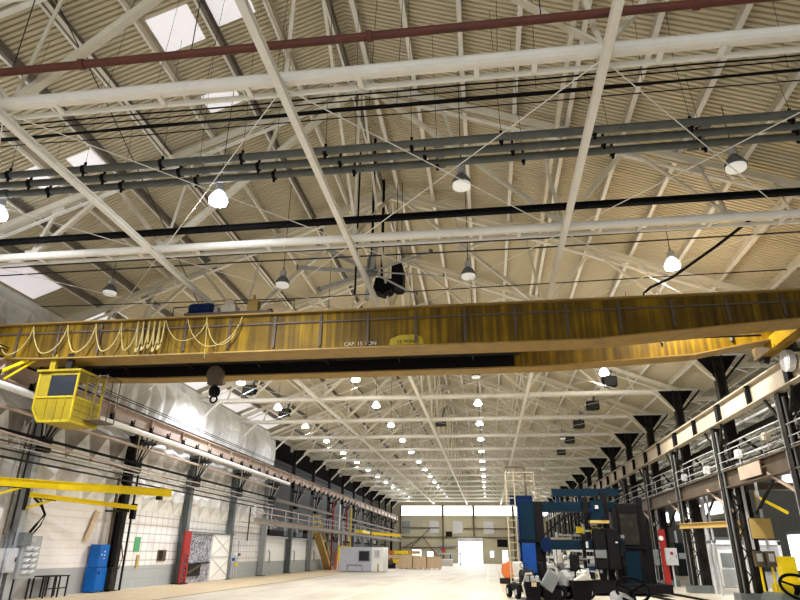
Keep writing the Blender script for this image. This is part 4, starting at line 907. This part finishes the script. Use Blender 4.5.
t = thing('covered_load', 'white wrapped load beside the dark casting', 'load', (-13.2, 78, 0))
MB().prism([(-14.0, 0), (-12.3, 0), (-12.2, .9), (-12.6, 1.2), (-13.7, 1.25), (-14.05, .9)], 'y', 77, 78.4).build('wrap', 'white', t, bevel=.06); MB().bb((-14, 77, 0), (-12.3, 78.4, .1)).build('pallet', 'wood', t)
for i, (x, y, m, l) in enumerate(((-13.0, 82.5, 'orange', 'orange stacked steel forms behind the crates'), (-11.2, 83, 'yellow', 'yellow stacked steel forms behind the crates'), (-9.8, 84, 'ochre', 'ochre stacked lumber behind the crates'))):
    t = thing('stacked_forms', l, 'stack', (x, y, 0))
    for q in range(4): MB().box((x+.06*q, y, .25+q*.5), (2.0-.1*q, 1.4, .4)).build('layer', m if q % 2 else 'wood', t)
t = thing('work_platform', 'pale blue work platform on legs near the end wall', 'platform', (-5.5, 104, 0))
MB().bb((-7.8, 103.5, 1.5), (-4.3, 105.5, 1.75)).build('deck', 'greyl', t)
for x in (-7.6, -6, -4.5): MB().bb((x-.1, 103.6, 0), (x+.1, 103.8, 1.5)).build('leg', 'blue', t)
MB().path([(-7.8, 103.5, 1.75), (-7.8, 103.5, 2.7), (-4.3, 103.5, 2.7), (-4.3, 103.5, 1.75)], .05).build('guard_rail', 'blue', t)
t = thing('packing_case', 'low pale case on the floor in front of the platform', 'case', (-6.0, 95, 0))
MB().bb((-6.8, 94.5, 0), (-5.2, 95.7, .8)).build('box', 'seat', t); MB().bb((-6.85, 94.45, .8), (-5.15, 95.75, .9)).build('lid', 'white', t)
jib('far small yellow jib boom before the end wall', (-15.8, 88, 4.1), (-12.6, 94, 4.0), .35, 1, 4)
tag(MB().bb((-16.2, 79, 3.9), (-15.3, 84, 4.25)).build('hoist_beam', 'yellow'), 'short far yellow beam on the left columns', 'beam')

# floor markings (paint on the floor)
def strip(x0, y0, x1, y1, w, m, label, h=.004):
    return tag(MB().bar((x0, y0, h/2), (x1, y1, h/2), w, h).build('floor_marking', m), label, 'floor marking')
tag(MB().bb((-17.3, 4, 0), (-12.7, 118, .003)).build('floor_strip', 'aisle'), 'tan concrete strip along the left wall', 'floor strip')
strip(-12.6, 2, -12.75, 100, .09, 'brown', 'thin dark joint line along the left of the floor', .006)
strip(-3.7, 22, -1.6, 62, .12, 'floor_line', 'pale yellow floor line left of centre')
strip(-6.2, 22, -5.0, 60, .10, 'floor_line', 'fainter pale line further left')
strip(-.2, 40, -.2, 110, .12, 'floor_line', 'pale floor line leading to the roller door')
strip(.6, 22, 1.0, 110, .14, 'aisle', 'tan floor strip edge beside the gantry machine')
for x in (7.2, 8.7):
    tag(MB().sweep([(x+.6, 20, .03), (x-1.2, 56, .03)], prof_i(.14, .1, .02)).build('floor_rail', 'dark'), '%s dark rail on the right floor' % ('left' if x < 8 else 'right'), 'rail')

# ------------------------------------------------------------------ gantry milling machine (blue)
t = thing('gantry_machine', 'big dark blue double-column planer mill on the right', 'gantry machine', (4.2, 33.5, 0))
c1 = MB(); c1.bb((1.5, 33.0, .05), (2.3, 34.3, 4.25)); c1 = c1.build('column', 'navy', t, bevel=.04)
MB().bb((1.62, 32.93, .9), (2.26, 33.0, 2.25)).build('panel', 'cobalt', c1); MB().bb((1.62, 32.94, 2.4), (2.28, 33.0, 4.1)).build('panel', 'teal', c1)
MB().bb((1.45, 32.9, 2.28), (2.75, 33.1, 2.36)).build('seam_flange', 'black', c1)
MB().bb((2.3, 33.1, .6), (2.75, 34.2, 4.2)).build('way', 'black', c1); MB().bb((1.5, 33.2, 4.2), (2.3, 34.0, 4.5)).build('cap', 'navy', c1)
MB().bb((1.15, 33.1, 4.0), (1.5, 33.6, 4.5)).build('lug', 'navy', c1)
c2 = MB(); c2.bb((6.3, 33.0, .05), (7.3, 34.3, 4.1)); c2 = c2.build('column', 'black', t, bevel=.04)
MB().bb((6.45, 32.93, .3), (7.1, 33.0, 1.9)).build('panel', 'teal', c2); MB().bb((6.4, 32.93, 2.2), (7.2, 33.0, 3.6)).build('panel', 'dark', c2); MB().bb((6.2, 32.9, 2.05), (7.5, 33.1, 2.12)).build('seam_flange', 'black', c2)
MB().bb((2.2, 33.3, 3.72), (6.4, 34.0, 4.2)).build('top_beam', 'teal', t, bevel=.02)
MB().bb((3.3, 33.5, 4.5), (6.6, 33.9, 4.85)).build('upper_beam', 'teal', t); 
for x in (3.5, 4.6, 5.8): MB().bb((x, 33.6, 4.2), (x+.15, 33.8, 4.5)).build('spacer', 'navy', t)
MB().bb((2.5, 32.85, 1.95), (6.5, 33.3, 2.4)).build('cross_rail', 'teal', t, bevel=.02)
MB().bb((2.6, 32.8, 1.85), (3.0, 33.0, 2.5)).build('end_block', 'navy', t)
for x, m in ((5.3, 'black'), (5.9, 'black')): MB().bb((x-.3, 32.4, 1.1), (x+.25, 32.95, 2.9)).build('milling_head', m, t, bevel=.05)
MB().lathe((5.3, 32.7, .9), [(.08, -.35), (.16, -.3), (.2, .1), (.25, .3)], 14).build('spindle', 'black', t); MB().bb((5.0, 32.35, 1.6), (5.5, 32.42, 1.95)).build('display', 'greyd', t)
MB().bb((4.9, 32.4, 3.15), (5.8, 32.95, 3.28)).build('shelf', 'ochre', t); MB().prism([(4.95, 3.3), (5.65, 3.3), (5.55, 4.2), (5.05, 4.2)], 'y', 32.5, 33.0).build('hopper', 'teal', t)
MB().bb((2.9, 32.0, .12), (8.2, 34.6, .5)).build('bed', 'black', t); MB().bb((3.4, 32.1, .5), (6.0, 34.0, .62)).build('table', 'black', t)
b = MB(); b.path([(2.7, 32.9, 2.6), (3.8, 32.8, 3.5), (4.1, 32.8, 3.6), (5.0, 32.8, 2.9), (5.3, 32.8, 2.9)], .05); b.path([(4.0, 32.8, 3.55), (5.6, 32.8, 3.3)], .03); b.build('hose', 'black', t)
MB().bb((3.75, 32.2, 1.0), (4.2, 32.35, 1.75)).build('pendant', 'black', t, bevel=.05); MB().tube((3.98, 32.3, .5), (3.98, 32.3, 1.0), .05, 6).build('pendant_post', 'black', t)
for (x, y, za, zb, w, m) in ((5.75, 32.9, .5, 4.6, .3, 'black'), (6.15, 32.8, .5, 3.9, .22, 'black'), (4.85, 33.0, 2.4, 4.4, .25, 'black'), (4.55, 32.7, .6, 2.6, .14, 'black'), (7.45, 33.2, .3, 4.4, .3, 'black'), (7.8, 33.6, .2, 3.2, .22, 'black')):
    MB().bb((x-w/2, y, za), (x+w/2, y+.3, zb)).build('service_post', m, t, bevel=.01)
rq = random.Random(21)
for q in range(26):
    x, z = rq.uniform(4.4, 6.4), rq.uniform(.6, 3.9)
    MB().box((x, 32.35+rq.uniform(-.05, .1), z), (rq.uniform(.06, .28), .12, rq.uniform(.06, .3))).build('fitting', rq.choice(['black', 'black', 'black', 'greyd', 'navy', 'greyl', 'chrome', 'black']), t)
for i, (y, r, m) in enumerate(((34.2, .06, 'greyl'), (35.0, .10, 'greyl'), (37.1, .11, 'white'), (37.9, .07, 'greyl'), (38.7, .10, 'greyl'), (43.6, .09, 'greyl'), (44.4, .07, 'greyl'))):
    t2 = thing('down_pipe', '%s pale vertical pipe between the right columns, %s from the camera' % ('fat' if r > .1 else 'slim', ORD[i]), 'pipe', (11.0, y, 0))
    MB().tube((11.0, y, 0), (11.0, y, 5.0), r, 10).build('pipe_run', m, t2, smooth=True); MB().lathe((11.0, y, 2.4), [(r, -.06), (r+.03, -.05), (r+.03, .05), (r, .06)], 12).build('coupling', 'greyd', t2)
b = MB()
for x in (1.0, 1.4): b.tube((x, 33.0, .2), (x, 33.0, 5.7), .03, 6)
for q in range(12): b.tube((1.0, 33.0, .5+q*.35), (1.4, 33.0, .5+q*.35), .02, 5)
b.build('ladder', 'beige', t)
b = MB()
for y in (32.9, 34.4): b.path([(1.0, y, 4.2), (1.0, y, 5.6), (2.4, y, 5.6), (2.4, y, 4.3)], .03)
b.path([(1.0, 32.9, 5.2), (2.4, 32.9, 5.2)], .02); b.build('platform_rail', 'beige', t)
b = MB(); b.path([(2.0, 33.4, 4.3), (2.0, 33.4, 5.9), (1.0, 33.4, 5.95)], .07); b.build('mast', 'brown', t)
# secondary machinery behind and beside it
rnd = random.Random(11)
ML = ['cluttered cream machine frame seen under the blue cross rail', 'cluttered grey machine frame behind the blue gantry', 'rack of pale stock behind the planer, left', 'rack of pale stock behind the planer, right', 'dark machine tool beyond the gantry', 'pale machine tool far beyond the gantry', 'tall slotted machine frame beyond the gantry', 'low grey machine bed past the gantry']
for i, (x, y, w, h, m) in enumerate(((3.2, 38, 1.6, 1.7, 'beige'), (4.8, 40, 1.6, 2.1, 'greyl'), (3.4, 46, 2.2, 2.2, 'seat'), (6.2, 46, 2.0, 2.6, 'steel'), (5.5, 54, 2.4, 3.2, 'greyd'), (7.4, 62, 2.6, 3.6, 'greyl'), (4.6, 70, 2.6, 3.4, 'grey'), (7.8, 40, 1.4, 1.6, 'dark'))):
    t = thing('machine_tool', ML[i], 'machine', (x, y, 0))
    for q in range(int(h/.45)):
        MB().box((x+rnd.uniform(-.1, .1), y, .2+q*.45), (w*rnd.uniform(.7, 1), 1.0, .16)).build('shelf', rnd.choice([m, 'greyl', 'beige', 'greyd']), t)
    for s in (-1, 1): MB().box((x+s*w*.45, y-.1, h/2), (.12, .9, h)).build('upright', m, t)
    for q in range(7):
        MB().box((x+rnd.uniform(-.4, .4)*w, y-.3, rnd.uniform(.35, h)), (rnd.uniform(.15, .35), .3, rnd.uniform(.15, .35))).build('fitting', rnd.choice(['greyd', 'greyl', 'dark', 'white', 'yellow' if q == 3 else 'grey']), t)
# motor cluster at the foot of the gantry: parked carts
def cart(x, y, lab, m1, m2, rz):
    t = thing('utility_cart', lab, 'cart', (x, y, 0), None, rz)
    MB().box((0, 0, .42), (.85, 1.5, .28)).build('chassis', 'black', t, bevel=.04)
    for sx in (-1, 1):
        for sy in (-.55, .55): 
            w = MB().lathe((sx*.42, sy, .26), [(.12, -.08), (.25, -.07), (.26, 0), (.25, .07), (.12, .08)], 18, 'x').build('wheel', 'black', t, smooth=True)
            MB().lathe((sx*.43, sy, .26), [(.03, -.09), (.12, -.085), (.12, .085), (.03, .09)], 12, 'x').build('hub', 'greyl', w)
    MB().box((0, .15, .72), (.5, .5, .16)).build('seat', m1, t, bevel=.05)
    MB().box((0, .42, 1.12), (.48, .13, .62), Matrix.Rotation(-.2, 3, 'X')).build('backrest', m1, t, bevel=.06)
    MB().prism([(-.75, .5), (-.45, .55), (-.42, 1.0), (-.6, 1.15), (-.78, .9)], 'x', -.3, .3).build('cowl', m2, t, bevel=.03)
    MB().tube((0, -.55, 1.0), (0, -.35, 1.25), .025, 6).build('steering_column', 'black', t)
    MB().torus((0, -.33, 1.27), .17, .018, Matrix.Rotation(.7, 3, 'X'), 20, 6).build('steering_wheel', 'black', t)
    MB().box((.25, -.76, .75), (.14, .04, .1)).build('head_lamp', 'white', t)
    return t
cart(1.35, 29.3, 'black utility cart with pale seat at the foot of the blue column', 'seat', 'dark', .3)
cart(2.55, 29.0, 'black utility cart with silvery cowl, middle of the parked carts', 'black', 'grey', 1.1)
cart(3.45, 29.6, 'dark utility cart with a white wrap on its deck, rightmost parked', 'greyd', 'seat', 2.0)
t = thing('radiator_unit', 'tilted silvery finned radiator between the parked carts', 'radiator', (2.5, 28.2, 0))
R_ = Matrix.Rotation(.6, 3, 'Y') @ Matrix.Rotation(-.5, 3, 'X')
MB().box((2.45, 28.3, .75), (.55, .1, .8), R_).build('core', 'grey', t)
b = MB()
for q in range(8): b.box(Vector((2.45, 28.24, .75))+R_ @ Vector((-.24+q*.068, -.04, 0)), (.015, .05, .78), R_)
b.build('fin', 'greyd', t); MB().box((2.5, 28.4, .2), (.7, .5, .4)).build('stand', 'black', t)
t = thing('engine_block', 'black engine block with pale cylinders by the floor edge', 'engine', (1.75, 28.2, 0))
MB().box((1.7, 28.2, .35), (.6, .6, .7)).build('block', 'black', t, bevel=.04)
for q in range(3): MB().lathe((1.5+q*.2, 28.0, .8), [(.05, -.12), (.08, -.1), (.08, .1), (.05, .12)], 10).build('cylinder', 'greyl', t)
MB().path([(1.4, 27.95, .1), (1.3, 27.9, .6), (1.45, 27.9, 1.0), (1.7, 27.95, 1.0)], .045).build('exhaust_pipe', 'chrome', t); MB().box((1.75, 27.88, .6), (.2, .06, .16)).build('name_plate', 'wood', t)
t = thing('white_bin', 'white bin with a crumpled paper top, right of the carts', 'bin', (3.7, 28.4, 0))
MB().prism([(3.35, 0), (4.0, 0), (4.15, .75), (3.25, .75)], 'y', 28.2, 28.8).build('body', 'black', t); MB().prism([(3.4, .75), (4.15, .78), (4.05, .85), (3.85, 1.0), (3.6, .88)], 'y', 28.15, 28.85).build('paper', 'seat', t, bevel=.03)
t = thing('orange_tarp_load', 'orange wrapped load at the floor edge beside the gantry ladder', 'load', (1.2, 43, 0))
MB().prism([(.8, 1.15), (1.2, 1.3), (1.7, 1.2), (1.75, .9), (1.4, .35), (.9, .3), (.7, .7)], 'y', 42.4, 43.4).build('wrap', 'orange', t, bevel=.08); MB().box((1.1, 43, .15), (1.0, 1.0, .3)).build('base', 'dark', t)

# drums, boxes beside the gantry
t = thing('oil_drum', 'dark teal drum right of the gantry column', 'drum', (8.45, 39.8, 0))
MB().lathe((8.45, 39.8, 0), [(.62, 0), (.64, .05), (.62, .1), (.62, .7), (.65, .73), (.62, .76), (.62, 1.35), (.5, 1.6), (.2, 1.75)], 24).build('shell', 'teal', t, smooth=True); MB().lathe((8.45, 39.8, 1.75), [(.1, 0), (.1, .15)], 10).build('bung', 'greyl', t)
def wallbox(nm, lab, x, y, z, w, h, m, dm=None, stand=True, cat='electrical box'):
    t = thing(nm, lab, cat, (x, y, 0))
    MB().bb((x-w/2, y, z), (x+w/2, y+.25, z+h)).build('housing', m, t, bevel=.015)
    d = MB().bb((x-w/2+.04, y-.02, z+.04), (x+w/2-.04, y, z+h-.04)).build('door', dm or m, t); MB().box((x+w/2-.1, y-.04, z+h/2), (.03, .03, .14)).build('handle', 'dark', d)
    if stand:
        MB().tube((x, y+.15, 0), (x, y+.15, z), .05, 8).build('conduit', 'greyl', t)
    return t, d
wallbox('control_box', 'grey control box beside the teal drum', 9.42, 40.0, 1.2, .6, .85, 'greyd')
t, d = wallbox('control_box', 'pale grey control box with a red mark right of the red post', 10.75, 41.2, 1.2, .65, .95, 'greyl')
MB().lathe((10.75, 41.17, 1.85), [(.09, -.01), (.1, 0), (.09, .01)], 12, 'y').build('red_mark', 'red', d)
t = thing('red_guard_post', 'red painted guard post standing before the right column', 'guard post', (10.5, 41.9, 0))
MB().sweep([(10.5, 41.9, 0), (10.5, 41.9, 3.2)], prof_i(.32, .3, .04), up=(0, 1, 0)).build('post', 'red', t); MB().bb((10.3, 41.7, 0), (10.7, 42.1, .06)).build('base', 'dark', t); MB().lathe((10.4, 41.7, 2.7), [(.12, -.03), (.14, 0), (.12, .03)], 14, 'y').build('round_tag', 'white', t)
t = thing('yellow_sandbag', 'small yellow marker block at the foot of the control box', 'marker', (9.0, 39.3, 0)); MB().prism([(8.85, 0), (9.2, 0), (9.15, .4), (8.95, .45)], 'y', 39.2, 39.4).build('block', 'yellow', t, bevel=.03); MB().box((9.02, 39.3, .46), (.1, .1, .04)).build('knob', 'black', t)
jib('yellow jib arm between the red post and the gantry', (10.6, 43.6, 3.15), (7.6, 40.5, 3.25), .28, 1, 4)
jib('yellow jib arm reaching from the ochre-board column', (10.9, 29.6, 3.05), (9.9, 35.6, 3.15), .26, 1, 4, 'ochre')
jib('short yellow jib arm behind the milling head', (7.9, 48, 3.3), (6.0, 46, 3.3), .4, 1, 4)
# items on the nearest right column
t = thing('ochre_board', 'square ochre board on the nearest right column', 'board', (11.15, 29.0, 2.35))
MB().bb((10.72, 28.55, 2.42), (11.55, 28.62, 3.2)).build('board', 'ochre', t); MB().bb((10.7, 28.62, 2.4), (11.57, 28.7, 3.22)).build('backing', 'dark', t)
t = thing('push_button_box', 'pair of tan switch boxes under the ochre board', 'electrical box', (11.2, 28.9, 1.2))
for x in (10.85, 11.3): MB().bb((x-.17, 28.6, 1.35), (x+.17, 28.85, 1.95)).build('box', 'brown', t, bevel=.02); MB().bb((x-.1, 28.57, 1.55), (x+.1, 28.6, 1.85)).build('cover', 'grey', t)
for x, z in ((10.85, 0), (11.3, 0)): MB().tube((x, 28.72, .3), (x, 28.72, 1.35), .05, 8).build('conduit', 'yellow', t)
for i, x in enumerate((10.72, 11.28)):
    tag(MB().bar((x, 28.66, 2.0), (x, 28.66, 5.5), .1, .05, up=(0, 1, 0)).build('pale_flange_strip', 'greyl'), '%s pale strip on the nearest right column' % ['left', 'right'][i], 'strip')
t = thing('yellow_gate_arm', 'small yellow bracket arm high on the nearest right column', 'bracket', (11.8, 29, 3.6))
MB().bar((11.3, 28.9, 4.1), (12.3, 28.6, 3.4), .1, .12).build('arm', 'yellow', t); MB().bar((11.3, 28.9, 3.5), (11.3, 28.9, 4.3), .1, .1).build('mount', 'ochre', t)

# ------------------------------------------------------------------ right aisle
def booth(x0, x1, y, h, lab, door):
    t = thing('white_booth', lab, 'booth', ((x0+x1)/2, y+1, 0))
    MB().bb((x0, y, 0), (x1, y+2.4, h)).build('body', 'greyl', t)
    b = MB(); b.bb((x0-.03, y-.05, h-.22), (x1+.03, y, h+.03)); b.bb((x0-.03, y-.05, 0), (x0+.14, y, h)); b.bb((x1-.14, y-.05, 0), (x1+.03, y, h)); b.build('frame', 'white', t)
    if door:
        d = MB().bb((x0+.45, y-.07, .05), (x1-.3, y-.02, h-.5)).build('door', 'white', t); MB().bb((x0+.65, y-.09, 1.1), (x1-.5, y-.07, h-.7)).build('window', 'glass', d)
        MB().bb((x0+.6, y-.09, .1), (x1-.45, y-.07, 1.0)).build('lower_panel', 'grey', d); MB().box((x1-.38, y-.1, 1.1), (.04, .06, .12)).build('handle', 'chrome', d)
    else: MB().bb((x0+.5, y-.07, .9), (x1-.5, y-.05, h-.6)).build('window', 'blueglass', t)
    return t
booth(13.2, 15.1, 42.4, 2.6, 'white framed booth with a windowed door behind the right column', True)
booth(15.3, 17.4, 42.5, 2.6, 'second white framed booth with dark window, further right', False)
t = thing('yellow_cabinet', 'yellow cabinet right of the booths', 'cabinet', (15.2, 36.8, 0))
MB().bb((14.9, 36.6, .45), (15.6, 37.3, 1.75)).build('body', 'yellow', t, bevel=.02); MB().bb((14.95, 36.57, .5), (15.55, 36.6, 1.7)).build('door', 'yellow', t); MB().bb((14.5, 36.4, .0), (15.7, 37.4, .45)).build('base', 'yellow', t)
wi = 6
prev = Y0
for i in range(2, 6):
    nx = 62+i*12-4.6 if i < 5 else YF
    wall('wall_right', (28, prev, 5.9), (28.3, nx, 8.2), 'rightwall', 'dim wall pier between right aisle windows'); prev = nx+9.2
for i in range(2, 5):
    y = 62+i*12
    f = MB().bb((27.95, y-4.6, 5.9), (28.05, y+4.6, 8.2)).build(f'window_{wi}', 'beige'); struct(f, 'bright factory window high in the right aisle wall', 'window'); wi += 1
    MB().bb((27.9, y-4.2, 6.5), (27.94, y+4.2, 7.9)).build('pane', 'day', f)
f = MB().bb((27.9, 54.6, 0), (28.0, 66.4, 3.9)).build('door_6', 'greyd'); struct(f, 'bright open dock door in the right aisle', 'door'); MB().bb((27.85, 55, .6), (27.9, 66, 3.6)).build('door_panel', 'day', f)
# right aisle trusses and beams, cream
ra = thing('aisle_truss', 'cream truss over the right aisle, nearest', 'truss', (0, 0, 0), 'right aisle trusses')
MB().bb((11.6, -.1, 9.9), (27.9, .1, 10.1)).build('bottom_chord', 'steel', ra)
b = MB()
for q in range(8): b.bar((12+q*2, 0, 10.05), (13+q*2, 0, 10.75), .08, .08); b.bar((13+q*2, 0, 10.75), (14+q*2, 0, 10.05), .08, .08)
b.build('web', 'steel', ra); MB().bb((11.6, -.08, 10.66), (27.9, .08, 10.76)).build('top_chord', 'steel', ra)
ra.location = (0, YK[2], 0)
for k in range(3, 17): dup(ra, (0, YK[k], 0), 'cream truss over the right aisle, %s along' % ORD[k-2])
for i, (x, y) in enumerate(((14.2, 40.8), (16.6, 40.8), (15.0, 33.0))):  # added fixtures that brighten the booths
    t = thing('added_strip_light', 'added strip light hung in the right aisle, %s' % ['over the windowed booth', 'over the second booth', 'before the booths'][i], 'lamp', (x, y, 5.6))
    MB().bb((x-.7, y-.1, 5.6), (x+.7, y+.1, 5.7)).build('housing', 'white', t); MB().bb((x-.65, y-.06, 5.57), (x+.65, y+.06, 5.6)).build('tube', 'lens_on', t)
    for dx in (-.5, .5): MB().tube((x+dx, y, 5.7), (x+dx, y, 10.0), .01, 5).build('hanger', 'wire', t)
    ld = bpy.data.lights.new('aisle_fill_lamp', 'AREA'); ld.shape = 'RECTANGLE'; ld.size = 1.3; ld.size_y = .2; ld.energy = 170
    lo = bpy.data.objects.new('aisle_fill_lamp', ld); lo.location = (x, y, 5.5); lo.rotation_euler = (-.35, 0, 0); C.objects.link(lo)
# lengthwise purlins of the right aisle
for i, x in enumerate((13.5, 15.5, 17.5, 19.5, 21.5, 23.5)):
    tag(MB().sweep([(x, 20, 10.45), (x, 118, 10.45)], prof_c(.12, .25, .02)).build('aisle_purlin', 'purlin'), 'lengthwise purlin of the right aisle roof, %s from the columns' % ORD[i].replace('nearest', 'first'), 'purlin', 'right aisle purlins')
for i, (x, z, m) in enumerate(((11.7, 7.4, 'greyl'), (11.9, 8.2, 'dark'), (12.4, 6.4, 'greyl'), (12.2, 9.0, 'brownl'), (11.6, 6.0, 'dark'))):
    tag(MB().tube((x, 20, z), (x, 110, z), .07, 8).build('aisle_pipe', m), 'lengthwise pipe behind the right columns, %s' % ['pale at rail height', 'dark above rail height', 'pale below the runway girder', 'brown, topmost', 'dark, lowest'][i], 'pipe')
# a row of dim equipment in the right aisle
for i in range(16):
    x, y = 13.6+rnd.uniform(0, 5), 47+i*4.4
    t = thing('aisle_machine', 'dim machine standing in the right aisle, %s back' % ORD[i], 'machine', (x, y, 0), 'machines in the right aisle')
    h = rnd.uniform(1.6, 3.6)
    MB().box((x, y, h/2), (1.6, 1.4, h)).build('body', rnd.choice(['greyd', 'darkg', 'dark', 'grey', 'teal', 'greyl']), t, bevel=.05)
    MB().box((x-.2, y-.78, h*.6), (.8, .15, .5)).build('panel', rnd.choice(['greyl', 'white', 'beige']), t)
    MB().tube((x+.5, y, h), (x+.5, y, h+1.8), .12, 8).build('duct', rnd.choice(['greyl', 'grey']), t)
# ducts and tanks hung in the right aisle by the nearest column
for i, (x, y, z, w) in enumerate(((15.2, 33.5, 5.1, 1.5), (17.6, 33.8, 5.2, 1.7))):
    t = thing('hanging_duct_box', '%s pale tapered duct box hanging in the right aisle' % ['left', 'right'][i], 'duct', (x, y, z))
    MB().prism([(x-w/2, z), (x+w/2, z), (x+w/2, z+.9), (x+w*.2, z+1.25), (x-w*.3, z+1.2), (x-w/2, z+.9)], 'y', y, y+1.2).build('housing', 'greyl', t, bevel=.03)
    MB().tube((x, y+.5, z+1.2), (x, y+.5, 9.9), .04, 6).build('hanger', 'dark', t)
tag(MB().sweep([(11.5, 33.2, 4.9), (22, 33.2, 4.9)], prof_i(.25, .35, .03)).build('cross_beam', 'brown'), 'rusty cross beam under the hanging duct boxes', 'beam')
tag(MB().sweep([(14, 20, 5.6), (14, 60, 5.6)], prof_i(.3, .5, .03)).build('aisle_beam', 'brown'), 'brown lengthwise beam in the right aisle', 'beam')
# cross struts between right columns for the cluttered look
for k in range(2, 12):
    t = thing('column_bracing', 'dark cross bracing between right columns, %s bay' % ORD[k-2], 'bracing', (11.2, YK[k]+3, 5.2), 'bracing between right columns')
    ya, yb = YK[k]-.1, YK[k+1]-.5
    MB().bar((11.25, ya, 3.4), (11.25, yb, 6.6), .09, .09).build('diagonal', 'dark', t); MB().bar((11.25, yb, 3.4), (11.25, ya, 6.6), .09, .09).build('diagonal', 'dark', t)
    MB().bar((11.25, ya, 6.7), (11.25, yb, 6.7), .2, .25).build('strut', 'dark', t)
    MB().tube((11.5, ya+2.2, 0), (11.5, ya+2.2, 6.6), .07, 8).build('conduit', 'greyl', t)
    if k % 2: MB().tube((10.9, ya+1.2, .3), (10.9, ya+1.2, 6.6), .09, 8).build('conduit', 'greyl', t)

# ------------------------------------------------------------------ near vehicles at the bottom right
def near_cart(x, y, z, lab, body, m):
    t = thing('service_cart', lab, 'cart', (x, y, 0))
    MB().prism(body, 'y', y-.1, y+.45).build('dashboard', m, t, bevel=.04)
    MB().bb((x-.2, y-.05, .25), (x+.3, y+.9, .9)).build('chassis', m, t, bevel=.05)
    for sx in (-.18, .26):
        for sy in (.2, .75): MB().lathe((x+sx, y+sy, .25), [(.1, -.07), (.24, -.06), (.25, 0), (.24, .06), (.1, .07)], 18, 'x').build('wheel', 'black', t, smooth=True)
    MB().tube((x, y+.2, z-.25), (x, y+.02, z), .03, 8).build('steering_column', 'black', t)
    R1 = Matrix.Rotation(.75, 3, 'X')
    w = MB().torus((x, y, z), .18, .017, R1, 32, 8).build('steering_wheel', 'black', t, smooth=True)
    b = MB(); 
    for a in (.5, PI-.5, -PI/2): b.tube((x, y, z), Vector((x, y, z))+R1 @ Vector((.17*math.cos(a), .17*math.sin(a), 0)), .014, 6)
    b.lathe((x, y, z-.02), [(.05, 0), (.05, .04)], 12); b.build('spoke', 'black', w)
    return t
near_cart(1.62, 8.1, 1.38, 'white service cart with a black steering wheel at the bottom edge', [(1.43, .9), (1.9, .9), (1.86, 1.2), (1.7, 1.24), (1.5, 1.36), (1.43, 1.33)], 'seat')
near_cart(3.42, 8.1, 1.44, 'grey-green service cart with steering wheel in the bottom right corner', [(3.15, .9), (3.7, .9), (3.7, 1.25), (3.35, 1.36), (3.2, 1.38), (3.15, 1.3)], 'sage')

# ------------------------------------------------------------------ lights
w = bpy.data.worlds.new('sky'); bpy.context.scene.world = w; w.use_nodes = True
w.node_tree.nodes['Background'].inputs[0].default_value = (.85, .92, 1, 1); w.node_tree.nodes['Background'].inputs[1].default_value = 1.0
def area(name, loc, rot, sx, sy, e, col):
    l = bpy.data.lights.new(name, 'AREA'); l.shape = 'RECTANGLE'; l.size = sx; l.size_y = sy; l.energy = e; l.color = col
    o = bpy.data.objects.new(name, l); o.location = loc; o.rotation_euler = rot; C.objects.link(o); return o
# fill light added behind the camera, and daylight through glazing
area('rear_fill', (-3.4, Y0-.5, 5), (PI/2+.15, 0, 0), 28, 10, 560, (1, .97, .9))
area('end_window_daylight', (-3, YF-.4, 9.0), (-PI/2, 0, 0), 27, 1.8, 1300, (.95, .97, 1))
area('roller_door_daylight', (-3.3, YF-.5, 2), (-PI/2, 0, 0), 4.2, 3.6, 350, (.95, .98, 1))
area('right_aisle_daylight', (27.6, 66, 5), (0, PI/2, 0), 7, 60, 1500, (.9, 1, .97))

area('right_aisle_fill', (19.5, 48, 10.6), (0, 0, 0), 12, 44, 450, (.97, 1, .98))  # added fill under the closed aisle roof

# ------------------------------------------------------------------ camera
pitch, yaw, roll, fpx = math.radians(22.4), math.radians(7.9), math.radians(.6), 612.0
fwd = Vector((-math.sin(yaw)*math.cos(pitch), math.cos(yaw)*math.cos(pitch), math.sin(pitch)))
rt = Vector((math.cos(yaw), math.sin(yaw), 0)); up = rt.cross(fwd)
r2 = math.cos(roll)*rt+math.sin(roll)*up; u2 = -math.sin(roll)*rt+math.cos(roll)*up
cam = bpy.data.cameras.new('camera'); cam.sensor_width = 36; cam.lens = 36*fpx/800; cam.clip_end = 400; cam.clip_start = .05
co = bpy.data.objects.new('camera', cam); C.objects.link(co)
Mx = Matrix((r2, u2, -fwd)).transposed().to_4x4(); Mx.translation = Vector((0, 0, 1.757)); co.matrix_world = Mx
sc = bpy.context.scene; sc.camera = co
sc.view_settings.view_transform = 'Standard'; sc.view_settings.look = 'None'; sc.view_settings.gamma = 1
sc.view_settings.use_curve_mapping = False; sc.view_settings.exposure = 0.25
